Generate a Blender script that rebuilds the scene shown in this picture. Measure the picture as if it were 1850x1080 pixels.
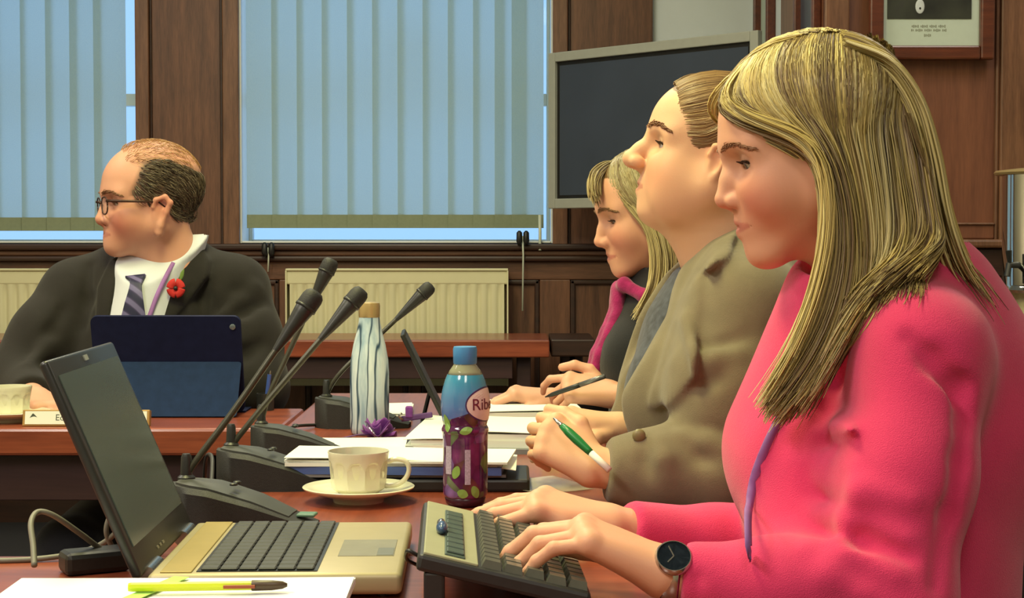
import bpy, bmesh, math, random
import numpy as np
from mathutils import Vector, Matrix
random.seed(7); np.random.seed(7)
for o in list(bpy.data.objects): bpy.data.objects.remove(o)
scene = bpy.context.scene
COL = scene.collection
# ---------------------------------------------------------------- camera
F = 3000.0; HOR = 430.0; CAMZ = 1.095
PITCH = math.atan((540 - HOR) / F)
cam = bpy.data.cameras.new('camera'); camo = bpy.data.objects.new('camera', cam)
COL.objects.link(camo); scene.camera = camo
cam.sensor_fit = 'HORIZONTAL'; cam.sensor_width = 36.0; cam.lens = F / 1850 * 36.0
cam.clip_start = 0.05; cam.clip_end = 100
camo.location = (0, 0, CAMZ); camo.rotation_euler = (math.pi / 2 - PITCH, 0, 0)
def P(px, py, Y):
    u = (px - 925) / F; v = (540 - py) / F
    cp, sp = math.cos(PITCH), math.sin(PITCH)
    ry = cp + v * sp; rz = -sp + v * cp
    return Vector((u * Y / ry, Y, CAMZ + rz * Y / ry))
# ---------------------------------------------------------------- world, exposure
w = bpy.data.worlds.new('dusk_sky'); scene.world = w; w.use_nodes = True
bg = w.node_tree.nodes['Background']; bg.inputs[0].default_value = (0.24, 0.45, 0.78, 1); bg.inputs[1].default_value = 1.7
scene.view_settings.view_transform = 'Standard'; scene.view_settings.look = 'None'
scene.view_settings.exposure = 0.0; scene.view_settings.gamma = 1.0; scene.view_settings.use_curve_mapping = False
# ---------------------------------------------------------------- ceiling lamps (fixtures are built further down)
def area(name, loc, sx, sy, power, color):
    l = bpy.data.lights.new(name, 'AREA'); l.shape = 'RECTANGLE'; l.size = sx; l.size_y = sy
    l.energy = power; l.color = color
    o = bpy.data.objects.new(name, l); COL.objects.link(o); o.location = loc
    return o
WARM = (1.0, 0.96, 0.42); SOFT = (1.0, 0.90, 0.78); MILD = (1.0, 0.93, 0.68)
LAMPS = [  # x, y, size x, size y, watts, colour
    (-0.60, 2.25, 0.5, 1.1, 56, WARM),
    (-0.60, 4.40, 0.5, 1.1, 34, MILD),
    (-1.70, 0.60, 0.6, 1.2, 60, SOFT),
    (0.20, -0.60, 0.6, 1.2, 28, SOFT),  # unseen panel behind the camera, added as weak fill
    (-2.30, 3.30, 0.5, 1.1, 30, SOFT),
    (1.60, 3.60, 0.5, 1.1, 18, SOFT),
]
CEIL = 3.0
for i, (x, y, sx, sy, p, c) in enumerate(LAMPS):
    area('ceiling_lamp_light', (x, y, CEIL - 0.075), sx, sy, p, c)
# ================================================================ helpers
def lin(c):
    r = []
    for v in c[:3]:
        v = v / 255.0
        r.append(v / 12.92 if v <= 0.04045 else ((v + 0.055) / 1.055) ** 2.4)
    return (r[0], r[1], r[2], 1.0)
MATS = {}
def newmat(name):
    m = bpy.data.materials.new(name); m.use_nodes = True; MATS[name] = m
    nt = m.node_tree; return m, nt, nt.nodes['Principled BSDF']
def noise(nt, scale, detail=3, vec=None, rough=0.5):
    n = nt.nodes.new('ShaderNodeTexNoise'); n.inputs['Scale'].default_value = scale
    n.inputs['Detail'].default_value = detail; n.inputs['Roughness'].default_value = rough
    if vec is not None: nt.links.new(vec, n.inputs['Vector'])
    return n
def objco(nt, sc=(1, 1, 1)):
    t = nt.nodes.new('ShaderNodeTexCoord'); mp = nt.nodes.new('ShaderNodeMapping')
    mp.inputs['Scale'].default_value = sc
    nt.links.new(t.outputs['Object'], mp.inputs['Vector']); return mp.outputs['Vector']
def ramp(nt, fac, stops):
    r = nt.nodes.new('ShaderNodeValToRGB'); e = r.color_ramp.elements
    e[0].position = stops[0][0]; e[0].color = stops[0][1]; e[1].position = stops[-1][0]; e[1].color = stops[-1][1]
    for p, c in stops[1:-1]:
        k = e.new(p); k.color = c
    nt.links.new(fac, r.inputs['Fac']); return r
def bump(nt, b, h, strength, dist=0.002):
    n = nt.nodes.new('ShaderNodeBump'); n.inputs['Strength'].default_value = strength; n.inputs['Distance'].default_value = dist
    nt.links.new(h, n.inputs['Height']); nt.links.new(n.outputs['Normal'], b.inputs['Normal'])
def mat(name, c, rough=0.5, metal=0.0, var=0.08, nscale=40, bmp=0.0, bscale=200, coat=0.0, sheen=0.0, spec=0.5, sss=0.0):
    m, nt, b = newmat(name); v = objco(nt); base = lin(c)
    n = noise(nt, nscale, 3, v)
    lo = tuple(max(0, x * (1 - var)) for x in base[:3]) + (1,); hi = tuple(min(1, x * (1 + var)) for x in base[:3]) + (1,)
    r = ramp(nt, n.outputs['Fac'], [(0.3, lo), (0.7, hi)])
    nt.links.new(r.outputs['Color'], b.inputs['Base Color'])
    b.inputs['Roughness'].default_value = rough; b.inputs['Metallic'].default_value = metal
    b.inputs['Specular IOR Level'].default_value = spec
    if coat: b.inputs['Coat Weight'].default_value = coat; b.inputs['Coat Roughness'].default_value = 0.12
    if sheen: b.inputs['Sheen Weight'].default_value = sheen; b.inputs['Sheen Roughness'].default_value = 0.5
    if sss:
        b.inputs['Subsurface Weight'].default_value = sss; b.inputs['Subsurface Radius'].default_value = (0.012, 0.005, 0.003)
        b.inputs['Subsurface Scale'].default_value = 0.6
    if bmp:
        k = noise(nt, bscale, 2, v); bump(nt, b, k.outputs['Fac'], bmp)
    return m
def wood(name, dark, light, axis='z', rough=0.4, scale=1.0, coat=0.0, knots=False, spec=0.5):
    m, nt, b = newmat(name)
    s = {'x': (1.2, 14, 14), 'y': (14, 1.2, 14), 'z': (14, 14, 1.2)}[axis]
    v = objco(nt, tuple(q * scale for q in s))
    n1 = noise(nt, 2.2, 5, v, 0.6)
    v2 = objco(nt, tuple(q * scale * 6 for q in s)); n2 = noise(nt, 3.0, 2, v2)
    mx = nt.nodes.new('ShaderNodeMath'); mx.operation = 'MULTIPLY_ADD'; mx.inputs[1].default_value = 0.35
    nt.links.new(n2.outputs['Fac'], mx.inputs[0]); nt.links.new(n1.outputs['Fac'], mx.inputs[2])
    mid = tuple((a + c) / 2 for a, c in zip(lin(dark), lin(light)))
    r = ramp(nt, mx.outputs[0], [(0.42, lin(dark)), (0.66, mid), (0.9, lin(light))])
    nt.links.new(r.outputs['Color'], b.inputs['Base Color']); b.inputs['Roughness'].default_value = rough
    b.inputs['Specular IOR Level'].default_value = spec
    if coat: b.inputs['Coat Weight'].default_value = coat; b.inputs['Coat Roughness'].default_value = 0.15
    bump(nt, b, mx.outputs[0], 0.12, 0.001)
    return m
def attrmat(name, rough=0.5, sss=0.0, sheen=0.0, bmp=0.0, bscale=300, spec=0.5, nvar=0.0):
    m, nt, b = newmat(name)
    a = nt.nodes.new('ShaderNodeVertexColor'); a.layer_name = 'Col'
    nt.links.new(a.outputs['Color'], b.inputs['Base Color']); b.inputs['Roughness'].default_value = rough
    b.inputs['Specular IOR Level'].default_value = spec
    if sss:
        b.inputs['Subsurface Weight'].default_value = sss; b.inputs['Subsurface Radius'].default_value = (0.010, 0.004, 0.002)
        b.inputs['Subsurface Scale'].default_value = 0.5
    if sheen: b.inputs['Sheen Weight'].default_value = sheen
    if bmp:
        k = noise(nt, bscale, 2, objco(nt)); bump(nt, b, k.outputs['Fac'], bmp)
    return m
def link(o, parent=None):
    COL.objects.link(o)
    if parent is not None: o.parent = parent
    return o
def tag(o, label=None, cat=None, group=None, kind=None):
    if label: o['label'] = label
    if cat: o['category'] = cat
    if group: o['group'] = group
    if kind: o['kind'] = kind
    return o
def empty(name, loc=(0, 0, 0), rz=0.0, label=None, cat=None, group=None):
    o = bpy.data.objects.new(name, None); o.empty_display_size = 0.05; COL.objects.link(o)
    o.location = loc; o.rotation_euler = (0, 0, rz); return tag(o, label, cat, group)
class MB:
    """collects shapes; build() links them as one mesh object"""
    def __init__(self): self.bm = bmesh.new()
    def _add(self, verts, faces):
        vs = [self.bm.verts.new(v) for v in verts]
        for f in faces:
            try: self.bm.faces.new([vs[i] for i in f])
            except ValueError: pass
        return vs
    def box(self, lo, hi, bev=0.0, M=None, seg=2):
        b = bmesh.new(); bmesh.ops.create_cube(b, size=1.0)
        c = [(a + d) / 2 for a, d in zip(lo, hi)]; s = [abs(d - a) for a, d in zip(lo, hi)]
        for v in b.verts: v.co = Vector((v.co.x * s[0] + c[0], v.co.y * s[1] + c[1], v.co.z * s[2] + c[2]))
        if bev > 0: bmesh.ops.bevel(b, geom=list(b.edges), offset=bev, segments=seg, affect='EDGES', profile=0.5)
        return self._merge(b, M)
    def _merge(self, b, M=None):
        if M is not None: b.transform(M)
        b.verts.index_update()
        self._add([v.co.copy() for v in b.verts], [[v.index for v in f.verts] for f in b.faces]); b.free(); return self
    def lathe(self, prof, n=32, c=(0, 0, 0), M=None, fn=None):
        vs = []; fs = []
        k = len(prof)
        for i in range(n):
            a = 2 * math.pi * i / n
            for (r, z) in prof:
                rr = max(r, 1e-5) * (fn(a, z) if fn else 1.0)
                p = Vector((c[0] + rr * math.cos(a), c[1] + rr * math.sin(a), c[2] + z))
                vs.append(M @ p if M else p)
        for i in range(n):
            j = (i + 1) % n
            for q in range(k - 1): fs.append([i * k + q, j * k + q, j * k + q + 1, i * k + q + 1])
        if prof[0][0] > 1e-4: fs.append([i * k for i in range(n)][::-1])
        if prof[-1][0] > 1e-4: fs.append([i * k + k - 1 for i in range(n)])
        self._add(vs, fs); return self
    def tube(self, pts, rad, n=8, cap=True, flat=1.0, up=None):
        pts = [Vector(p) for p in pts]; m = len(pts)
        if not hasattr(rad, '__len__'): rad = [rad] * m
        T = []
        for i in range(m):
            t = (pts[min(i + 1, m - 1)] - pts[max(i - 1, 0)]); T.append(t.normalized() if t.length > 1e-9 else Vector((0, 0, 1)))
        N = Vector(up) if up is not None else (Vector((0, 0, 1)) if abs(T[0].z) < 0.9 else Vector((1, 0, 0)))
        vs = []; fs = []
        for i in range(m):
            N = N - T[i] * N.dot(T[i]); N.normalize(); B = T[i].cross(N)
            for q in range(n):
                a = 2 * math.pi * q / n
                vs.append(pts[i] + (N * math.cos(a) * flat + B * math.sin(a)) * rad[i])
        for i in range(m - 1):
            for q in range(n):
                r = (q + 1) % n; fs.append([i * n + q, i * n + r, (i + 1) * n + r, (i + 1) * n + q])
        if cap: fs.append(list(range(n))[::-1]); fs.append([(m - 1) * n + q for q in range(n)])
        self._add(vs, fs); return self
    def prism(self, poly, d, M=None):
        """poly: 2D outline in local xy, extruded by d along local z"""
        n = len(poly); vs = [Vector((x, y, 0)) for x, y in poly] + [Vector((x, y, d)) for x, y in poly]
        if M is not None: vs = [M @ v for v in vs]
        fs = [list(range(n))[::-1], [n + i for i in range(n)]] + [[i, (i + 1) % n, n + (i + 1) % n, n + i] for i in range(n)]
        self._add(vs, fs); return self
    def sphere(self, c, r, n=16, M=None):
        b = bmesh.new(); bmesh.ops.create_uvsphere(b, u_segments=n, v_segments=max(6, n * 2 // 3), radius=1.0)
        rr = r if hasattr(r, '__len__') else (r, r, r)
        for v in b.verts: v.co = Vector((v.co.x * rr[0] + c[0], v.co.y * rr[1] + c[1], v.co.z * rr[2] + c[2]))
        return self._merge(b, M)
    def grid(self, fn, nu, nv, thick=0.0):
        """surface fn(u,v)->Vector, 0..1; optional thickness along -normal"""
        pts = [[Vector(fn(i / (nu - 1), j / (nv - 1))) for j in range(nv)] for i in range(nu)]
        vs = [p for row in pts for p in row]; fs = []
        for i in range(nu - 1):
            for j in range(nv - 1): fs.append([i * nv + j, (i + 1) * nv + j, (i + 1) * nv + j + 1, i * nv + j + 1])
        if thick:
            nn = len(vs); nor = []
            for i in range(nu):
                for j in range(nv):
                    du = pts[min(i + 1, nu - 1)][j] - pts[max(i - 1, 0)][j]; dv = pts[i][min(j + 1, nv - 1)] - pts[i][max(j - 1, 0)]
                    c = du.cross(dv); nor.append(c.normalized() if c.length > 1e-12 else Vector((0, 0, 1)))
            vs += [v - n * thick for v, n in zip(vs, nor)]
            fs += [[q + nn for q in f[::-1]] for f in fs]
            rim = [i * nv for i in range(nu)] + [(nu - 1) * nv + j for j in range(1, nv)] + [i * nv + nv - 1 for i in range(nu - 2, -1, -1)] + [j for j in range(nv - 2, 0, -1)]
            for a, b in zip(rim, rim[1:] + rim[:1]): fs.append([a, b, b + nn, a + nn][::-1])
        self._add(vs, fs); return self
    def mesh(self, name):
        bmesh.ops.recalc_face_normals(self.bm, faces=list(self.bm.faces))
        me = bpy.data.meshes.new(name); self.bm.to_mesh(me); self.bm.free(); return me
    def build(self, name, m, parent=None, smooth=False, loc=None, sub=0):
        me = self.mesh(name); me.materials.append(m)
        if smooth: me.shade_smooth() if smooth is True else shade_auto(me, smooth)
        o = bpy.data.objects.new(name, me); link(o, parent)
        if loc is not None: o.location = loc
        return o
def shade_auto(me, ang):
    me.shade_smooth(); bm = bmesh.new(); bm.from_mesh(me); a = math.radians(ang)
    for e in bm.edges:
        if len(e.link_faces) == 2 and e.calc_face_angle(0) > a: e.smooth = False
    bm.to_mesh(me); bm.free()
def share(name, o, loc=None, parent=None):
    c = o.copy(); c.name = name; COL.objects.link(c); c.parent = parent
    if loc is not None: c.location = loc
    return c
def copy_tree(o, parent=None):
    c = o.copy(); COL.objects.link(c); c.parent = parent
    for ch in list(o.children): copy_tree(ch, c)
    return c
def spline(pts, n):
    """Catmull-Rom through points (any dimension), n samples"""
    p = np.array([list(q) for q in pts], float); m = len(p)
    pp = np.vstack([2 * p[0] - p[1], p, 2 * p[-1] - p[-2]])
    out = []
    for t in np.linspace(0, m - 1 - 1e-9, n):
        i = int(t); u = t - i; a, b, c, d = pp[i], pp[i + 1], pp[i + 2], pp[i + 3]
        out.append(0.5 * ((2 * b) + (-a + c) * u + (2 * a - 5 * b + 4 * c - d) * u * u + (-a + 3 * b - 3 * c + d) * u ** 3))
    return np.array(out)
def text_obj(name, body, size, M, m, parent, ext=0.0004, align='CENTER'):
    cu = bpy.data.curves.new(name, 'FONT'); cu.body = body; cu.size = size; cu.extrude = ext; cu.align_x = align; cu.align_y = 'CENTER'
    o = bpy.data.objects.new(name, cu); COL.objects.link(o)
    bpy.context.view_layer.update()
    me = bpy.data.meshes.new_from_object(o.evaluated_get(bpy.context.evaluated_depsgraph_get()))
    bpy.data.objects.remove(o); me.transform(M); me.materials.clear(); me.materials.append(m)
    q = bpy.data.objects.new(name, me); link(q, parent); return q
# ================================================================ materials of the room
W_PANEL = wood('wood_panel', (70, 44, 31), (122, 82, 58), 'z', 0.42, 1.0)
W_RAIL = wood('wood_rail', (66, 42, 30), (114, 76, 54), 'x', 0.42, 1.0)
W_STILE = wood('wood_stile', (80, 52, 36), (132, 92, 66), 'z', 0.4, 1.3)
W_DARK = wood('wood_dark', (36, 20, 13), (62, 36, 24), 'x', 0.45, 1.0)
W_RED = wood('wood_redpanel', (92, 54, 38), (128, 80, 56), 'z', 0.45, 0.8)
PLASTER = mat('plaster', (222, 230, 232), 0.9, var=0.03, nscale=6)
CREAMW = mat('cream_wall', (205, 196, 170), 0.9, var=0.04, nscale=5)
WHITEP = mat('white_paint', (222, 228, 226), 0.5, var=0.02)
CARPET = mat('carpet', (34, 34, 40), 0.95, var=0.3, nscale=300, bmp=0.5, bscale=500)
WY = 6.4; FLOORZ = 0.0; TOPZ = CEIL
def S(name, lo, hi, m, parent=None, bev=0.0):
    o = MB().box(lo, hi, bev).build(name, m, parent)
    if parent is None: tag(o, kind='structure')
    return o
def wx(px, Y=WY): return (px - 925) / F * Y
def wz(py, Y=WY): return P(925, py, Y).z
S('floor', (-3.4, -2.2, -0.1), (3.0, 6.9, 0.0), CARPET)
S('ceiling', (-3.4, -2.2, CEIL), (3.0, 6.9, CEIL + 0.1), WHITEP)
S('wall_left', (-3.4, -2.2, 0), (-3.3, 6.9, CEIL), CREAMW)
S('wall_right', (2.9, -2.2, 0), (3.0, 6.9, CEIL), CREAMW)
S('wall_front', (-3.3, -2.2, 0), (2.9, -2.1, CEIL), CREAMW)
# ---- back wall with two window openings
WIN = [(-2.66, wx(250)), (wx(435), wx(998))]
SILL = wz(439); WTOP = 2.72; XR = 0.95
b = MB()
D0, D1 = WY + 0.03, WY + 0.30
b.box((-3.3, D0, 0), (XR + 0.10, D1, SILL)); b.box((-3.3, D0, WTOP), (XR + 0.10, D1, CEIL))
b.box((-3.3, D0, SILL), (WIN[0][0], D1, WTOP)); b.box((WIN[0][1], D0, SILL), (WIN[1][0], D1, WTOP)); b.box((WIN[1][1], D0, SILL), (XR + 0.10, D1, WTOP))
wb = tag(b.build('wall_back', PLASTER), kind='structure')
def piece(name, x0, x1, z0, z1, proud, m, Y=WY, parent=None, bev=0.004, back=0.04):
    return MB().box((x0, Y - proud, z0), (x1, Y + back, z1), bev).build(name, m, parent or wb)
def raised(x0, x1, z0, z1, m, parent=None, Y=WY, mo=0.02):
    """recessed field with a moulding frame around it"""
    piece('panel', x0, x1, z0, z1, -0.004, m, Y, parent)
    for a in ((x0, x0 + mo, z0, z1), (x1 - mo, x1, z0, z1)): piece('moulding', a[0], a[1], a[2], a[3], 0.012, W_DARK, Y, parent, 0.006)
    for a in ((x0, x1, z0, z0 + mo), (x0, x1, z1 - mo, z1)): piece('moulding', a[0], a[1], a[2], a[3], 0.012, W_DARK, Y, parent, 0.006)
# pier between the windows
x0, x1 = WIN[0][1], WIN[1][0]
piece('stile', x0, wx(274), SILL - 0.01, WTOP, 0.03, W_STILE); piece('stile', wx(406), x1, SILL - 0.01, WTOP, 0.03, W_STILE)
piece('panel', wx(274), wx(406), SILL - 0.01, WTOP, 0.0, W_PANEL)
piece('moulding', wx(274), wx(278), SILL - 0.01, WTOP, 0.012, W_DARK); piece('moulding', wx(400), wx(406), SILL - 0.01, WTOP, 0.012, W_DARK)
# pier left of window 1 and right of window 2
piece('panel', -3.3, WIN[0][0], SILL - 0.01, WTOP, 0.02, W_PANEL)
piece('stile', WIN[1][1], wx(1025), SILL - 0.01, WTOP, 0.03, W_STILE)
piece('panel', wx(1025), wx(1178), SILL - 0.01, WTOP, 0.0, W_PANEL)
piece('moulding', wx(1025), wx(1030), SILL - 0.01, WTOP, 0.012, W_DARK)
# dado: capping, rail, stiles and fielded panels
piece('rail', -3.3, XR, wz(452), wz(440), 0.055, W_DARK, bev=0.008)
piece('rail', -3.3, XR, wz(462), wz(452), 0.035, W_RAIL, bev=0.006)
piece('rail', -3.3, XR, wz(472), wz(462), 0.045, W_DARK, bev=0.008)
piece('rail', -3.3, XR, wz(505), wz(472), 0.015, W_RAIL)
piece('rail', -3.3, XR, 0.12, 0.30, 0.015, W_RAIL)
base = [(-3.3, -2.2), (-2.15, -1.6), (-1.5, wx(505)), (wx(505) + 0.1, -0.40), (-0.35, wx(975)), (wx(1030), wx(1180)), (wx(1200), XR)]
for a, c in base: raised(a, c, 0.30, wz(505), W_PANEL)
for (a, c), (e, f) in zip(base[:-1], base[1:]): piece('stile', c, e, 0.30, wz(505), 0.015, W_PANEL)
S('baseboard_back', (-3.3, WY - 0.03, 0), (XR, WY + 0.02, 0.12), W_DARK)
# ---- windows
GLASS, nt, bs = newmat('window_glass')
bs.inputs['Base Color'].default_value = (0.95, 0.98, 1, 1); bs.inputs['Roughness'].default_value = 0.02; bs.inputs['Alpha'].default_value = 0.08
SLATM, nt, bs = newmat('blind_fabric')
v = objco(nt, (1, 1, 1)); n = noise(nt, 260, 2, v)
cr = ramp(nt, n.outputs['Fac'], [(0.35, lin((166, 176, 140))), (0.65, lin((182, 190, 154)))])
tr = nt.nodes.new('ShaderNodeBsdfTranslucent'); mx = nt.nodes.new('ShaderNodeMixShader'); mx.inputs[0].default_value = 0.62
tr.inputs[0].default_value = (0.76, 0.83, 0.77, 1)
nt.links.new(cr.outputs['Color'], bs.inputs['Base Color']); bs.inputs['Roughness'].default_value = 0.9; bs.inputs['Specular IOR Level'].default_value = 0.1
nt.links.new(bs.outputs[0], mx.inputs[1]); nt.links.new(tr.outputs[0], mx.inputs[2]); nt.links.new(mx.outputs[0], nt.nodes['Material Output'].inputs['Surface'])
WEIGHT = mat('blind_weight', (132, 142, 114), 0.8, var=0.05, nscale=80)
CHAINW = mat('white_plastic', (206, 214, 196), 0.45, var=0.02)
def window(n, xa, xb):
    o = empty('window_%d' % n, ((xa + xb) / 2, WY, SILL)); o['kind'] = 'structure'
    ox, oy, oz = o.location
    def part(name, lo, hi, m, bev=0.003):
        q = MB().box((lo[0] - ox, lo[1] - oy, lo[2] - oz), (hi[0] - ox, hi[1] - oy, hi[2] - oz), bev).build(name, m, o); return q
    for a, c in ((xa, xa + 0.006), (xb - 0.006, xb)): part('reveal', (a, WY - 0.002, SILL), (c, WY + 0.28, WTOP), WHITEP, 0.0)
    part('window_sill', (xa + 0.006, WY - 0.012, SILL), (xb - 0.006, WY + 0.28, SILL + 0.008), WHITEP)
    part('head', (xa + 0.006, WY - 0.01, WTOP - 0.03), (xb - 0.006, WY + 0.28, WTOP), WHITEP)
    y0, y1 = WY + 0.17, WY + 0.215
    for a, c in ((xa + 0.006, xa + 0.02), (xb - 0.02, xb - 0.006)): part('window_frame', (a, y0, SILL + 0.008), (c, y1, WTOP - 0.03), WHITEP)
    zb = wz(181, WY + 0.19)
    for za, zc in ((SILL + 0.008, SILL + 0.014), (zb - 0.024, zb + 0.024), (WTOP - 0.08, WTOP - 0.03)): part('window_frame', (xa + 0.02, y0, za), (xb - 0.02, y1, zc), WHITEP)
    part('pane', (xa + 0.02, y0 + 0.018, SILL + 0.014), (xb - 0.02, y0 + 0.022, zb - 0.024), GLASS, 0)
    part('pane', (xa + 0.02, y0 + 0.018, zb + 0.024), (xb - 0.02, y0 + 0.022, WTOP - 0.08), GLASS, 0)
    if n == 2:
        c = P(744, 95, WY + 0.17)
        MB().lathe([(0.0, 0), (0.045, 0.002), (0.062, 0.01), (0.062, 0.03)], 24, M=Matrix.Translation(c - Vector((ox, oy, oz))) @ Matrix.Rotation(math.radians(-90), 4, 'X')).build('vent', WHITEP, o)
    return o
for i, (a, c) in enumerate(WIN): window(i + 1, a, c)
def blind(xs, label, zb, wand=False):
    """one slat per entry of xs: (centre, yaw)"""
    BY = WY + 0.035; x_mid = sum(x for x, q in xs) / len(xs)
    o = empty('vertical_blind', (x_mid, BY, zb), label=label, cat='blind')
    sw = 0.124
    sl = MB()
    sl.grid(lambda u, vv: Vector(((u - 0.5) * sw, -0.004 * math.sin(math.pi * u), vv * (WTOP - 0.06 - zb))), 7, 2)
    me = sl.mesh('slat'); me.materials.append(SLATM); me.shade_smooth()
    wm = MB().box((-sw / 2, -0.0065, 0.0), (sw / 2, -0.0045, 0.052), 0.0008).mesh('bottom_weight'); wm.materials.append(WEIGHT)
    for x, yaw in xs:
        s = bpy.data.objects.new('slat', me); link(s, o); s.location = (x - x_mid, 0, 0); s.rotation_euler = (0, 0, math.radians(yaw))
        q = bpy.data.objects.new('bottom_weight', wm); link(q, s)
    MB().box((xs[0][0] - x_mid - 0.06, -0.02, WTOP - 0.062 - zb), (xs[-1][0] - x_mid + 0.06, 0.02, WTOP - 0.03 - zb), 0.004).build('headrail', CHAINW, o)
    if wand:
        p = P(975, 400, WY + 0.01); MB().tube([(p.x - x_mid, -0.05, 0.05), (p.x - x_mid + 0.001, -0.052, -0.02), (p.x - x_mid, -0.085, -0.085)], 0.006, 8).build('wand', CHAINW, o, True)
    return o
B2 = [wx(477 + 45.2 * k, WY + 0.05) for k in range(11)]
blind([(x, 4) for x in B2[:-1]] + [(B2[-1] - 0.014, 5), (wx(953, WY + 0.05), 4)], 'pale vertical blind with wand and cord, between wooden pier and television', wz(412, WY + 0.05), True)
xs1 = [wx(px, WY + 0.05) for px in (203, 160, 117, 72, 24, -22, -67, -112, -157, -202, -247)][::-1]
blind([(x, 4) for x in xs1], 'pale vertical blind behind the seated man in the dark suit', wz(417, WY + 0.05))
# blind cord with weights beside the right-hand blind
BLACKP = mat('black_plastic', (26, 27, 28), 0.45, var=0.15, nscale=150)
STEEL = mat('steel', (190, 190, 186), 0.22, 1.0, var=0.03)
def cordset(px, pys, label):
    p = P(px, pys[0], WY - 0.065); o = empty('blind_cord', p, label=label, cat='cord')
    MB().tube([(0, 0, 0.0), (0.003, 0.0, -0.25 * (p.z - wz(pys[1])) ), (0, 0, -(p.z - wz(pys[1])))], 0.0035, 6).build('cord', CHAINW, o, True)
    for dx in (-0.012, 0.014): MB().lathe([(0.004, 0.02), (0.011, 0.012), (0.012, -0.02), (0.006, -0.035)], 12, c=(dx, -0.004, 0)).build('cleat', BLACKP, o, True)
cordset(944, (426, 560), 'white blind cord with black cleats hanging below the television side')
cordset(484, (447, 490), 'short blind cord with black cleats hanging left of radiator')
# ---- side return and the panelled wall nearer the camera
RY = 5.09
S('wall_return', (XR, RY + 0.06, 0), (XR + 0.10, WY + 0.03, CEIL), PLASTER)
RW = WIN3 = wx(1846, RY)
wr = tag(MB().box((XR, RY, 0), (RW, RY + 0.06, CEIL)).box((RW, RY, 0), (2.9, RY + 0.12, 1.0)).box((RW, RY, 2.6), (2.9, RY + 0.12, CEIL)).build('wall_panelled', W_RED), kind='structure')
def rpiece(name, x0, x1, z0, z1, pr, m, bev=0.005): return piece(name, x0, x1, z0, z1, pr, m, RY, wr, bev, 0.01)
xs = wx(1800, RY)
rpiece('stile', XR, XR + 0.075, wz(448, RY), CEIL, 0.022, W_STILE)
rpiece('stile', xs, RW, wz(448, RY), CEIL, 0.028, W_STILE)
rpiece('moulding', xs - 0.012, xs, wz(448, RY), CEIL, 0.016, W_STILE)
rpiece('rail', XR + 0.075, xs - 0.012, wz(432, RY), wz(404, RY), 0.016, W_RED)
rpiece('moulding', XR + 0.075, xs - 0.012, wz(407, RY), wz(402, RY), 0.024, W_STILE)
rpiece('rail', XR, RW, wz(448, RY), wz(432, RY), 0.04, W_STILE, 0.008)
rpiece('rail', XR, RW, wz(500, RY), wz(448, RY), 0.012, W_DARK)
for a in (XR + 0.05, XR + 0.36):
    rpiece('panel', a, a + 0.26, 0.15, wz(512, RY), 0.014, W_PANEL, 0.01)
# narrow window at the right edge of the panelled wall
o3 = empty('window_3', ((RW + 2.9) / 2, RY, 1.0)); o3['kind'] = 'structure'
hw = (2.9 - RW) / 2
for a, c in ((-hw, -hw + 0.06), (hw - 0.06, hw)): MB().box((a, -0.01, 0), (c, 0.1, 1.6), 0.004).build('window_frame', WHITEP, o3)
for a, c in ((0, 0.06), (0.75, 0.80), (1.54, 1.6)): MB().box((-hw + 0.06, 0.0, a), (hw - 0.06, 0.1, c), 0.004).build('window_frame', WHITEP, o3)
MB().box((-hw + 0.06, 0.045, 0.06), (hw - 0.06, 0.05, 0.75)).build('pane', GLASS, o3); MB().box((-hw + 0.06, 0.045, 0.80), (hw - 0.06, 0.05, 1.54)).build('pane', GLASS, o3)
# wooden pilaster on the return
o = MB().box((XR - 0.02, wx(0) * 0 + 5.52, 1.0), (XR, 5.78, CEIL), 0.004).build('trim_1', W_STILE); tag(o, kind='structure')
# ---- radiators
RADW = mat('radiator_enamel', (214, 212, 172), 0.4, var=0.03, nscale=8)
def radiator(xa, xb, label):
    z0, z1 = wz(697, 6.28), wz(486, 6.28); o = empty('radiator', ((xa + xb) / 2, 6.30, z0), label=label, cat='radiator', group='panel radiators under the windows')
    H = z1 - z0; L = xb - xa
    m = MB(); nr = int(round(L / 0.0405)); pit = (L - 0.03) / nr; prof = []
    def fn(u, vv):
        x = -L / 2 + 0.015 + u * (L - 0.03); ph = (u * nr) % 1.0
        gro = max(0.0, 1 - abs(ph - 0.5) / 0.28) ** 0.7
        e = min(1.0, min(vv, 1 - vv) / 0.04); e = max(0.0, e)
        return Vector((x, -0.02 + 0.010 * gro * e, 0.055 + vv * (H - 0.11)))
    m.grid(fn, nr * 8 + 1, 14); m.build('front_panel', RADW, o, True)
    MB().box((-L / 2, -0.022, H - 0.058), (L / 2, -0.004, H - 0.004), 0.006).build('top_rail', RADW, o)
    MB().box((-L / 2, -0.022, 0.0), (L / 2, -0.004, 0.058), 0.006).build('bottom_rail', RADW, o)
    g = MB(); g.box((-L / 2, -0.03, H - 0.006), (L / 2, 0.05, H + 0.002), 0.002)
    g.build('top_grille', RADW, o)
    for s in (-1, 1): MB().box((s * L / 2 - 0.004 * (s > 0) - 0.001, -0.03, 0.0), (s * L / 2 + 0.004 * (s < 0) + 0.001, 0.05, H - 0.006), 0.001).build('side_panel', RADW, o)
    MB().box((-L / 2 + 0.01, 0.03, 0.02), (L / 2 - 0.01, 0.05, H - 0.02), 0.004).build('back_panel', RADW, o)
    for x in (-L / 2 + 0.1, L / 2 - 0.1): MB().box((x - 0.015, 0.05, 0.05), (x + 0.015, WY - 6.30 + 0.0, H - 0.1)).build('bracket', STEEL, o)
radiator(wx(516, 6.28), wx(918, 6.28), 'cream ribbed panel radiator behind the microphones')
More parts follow.
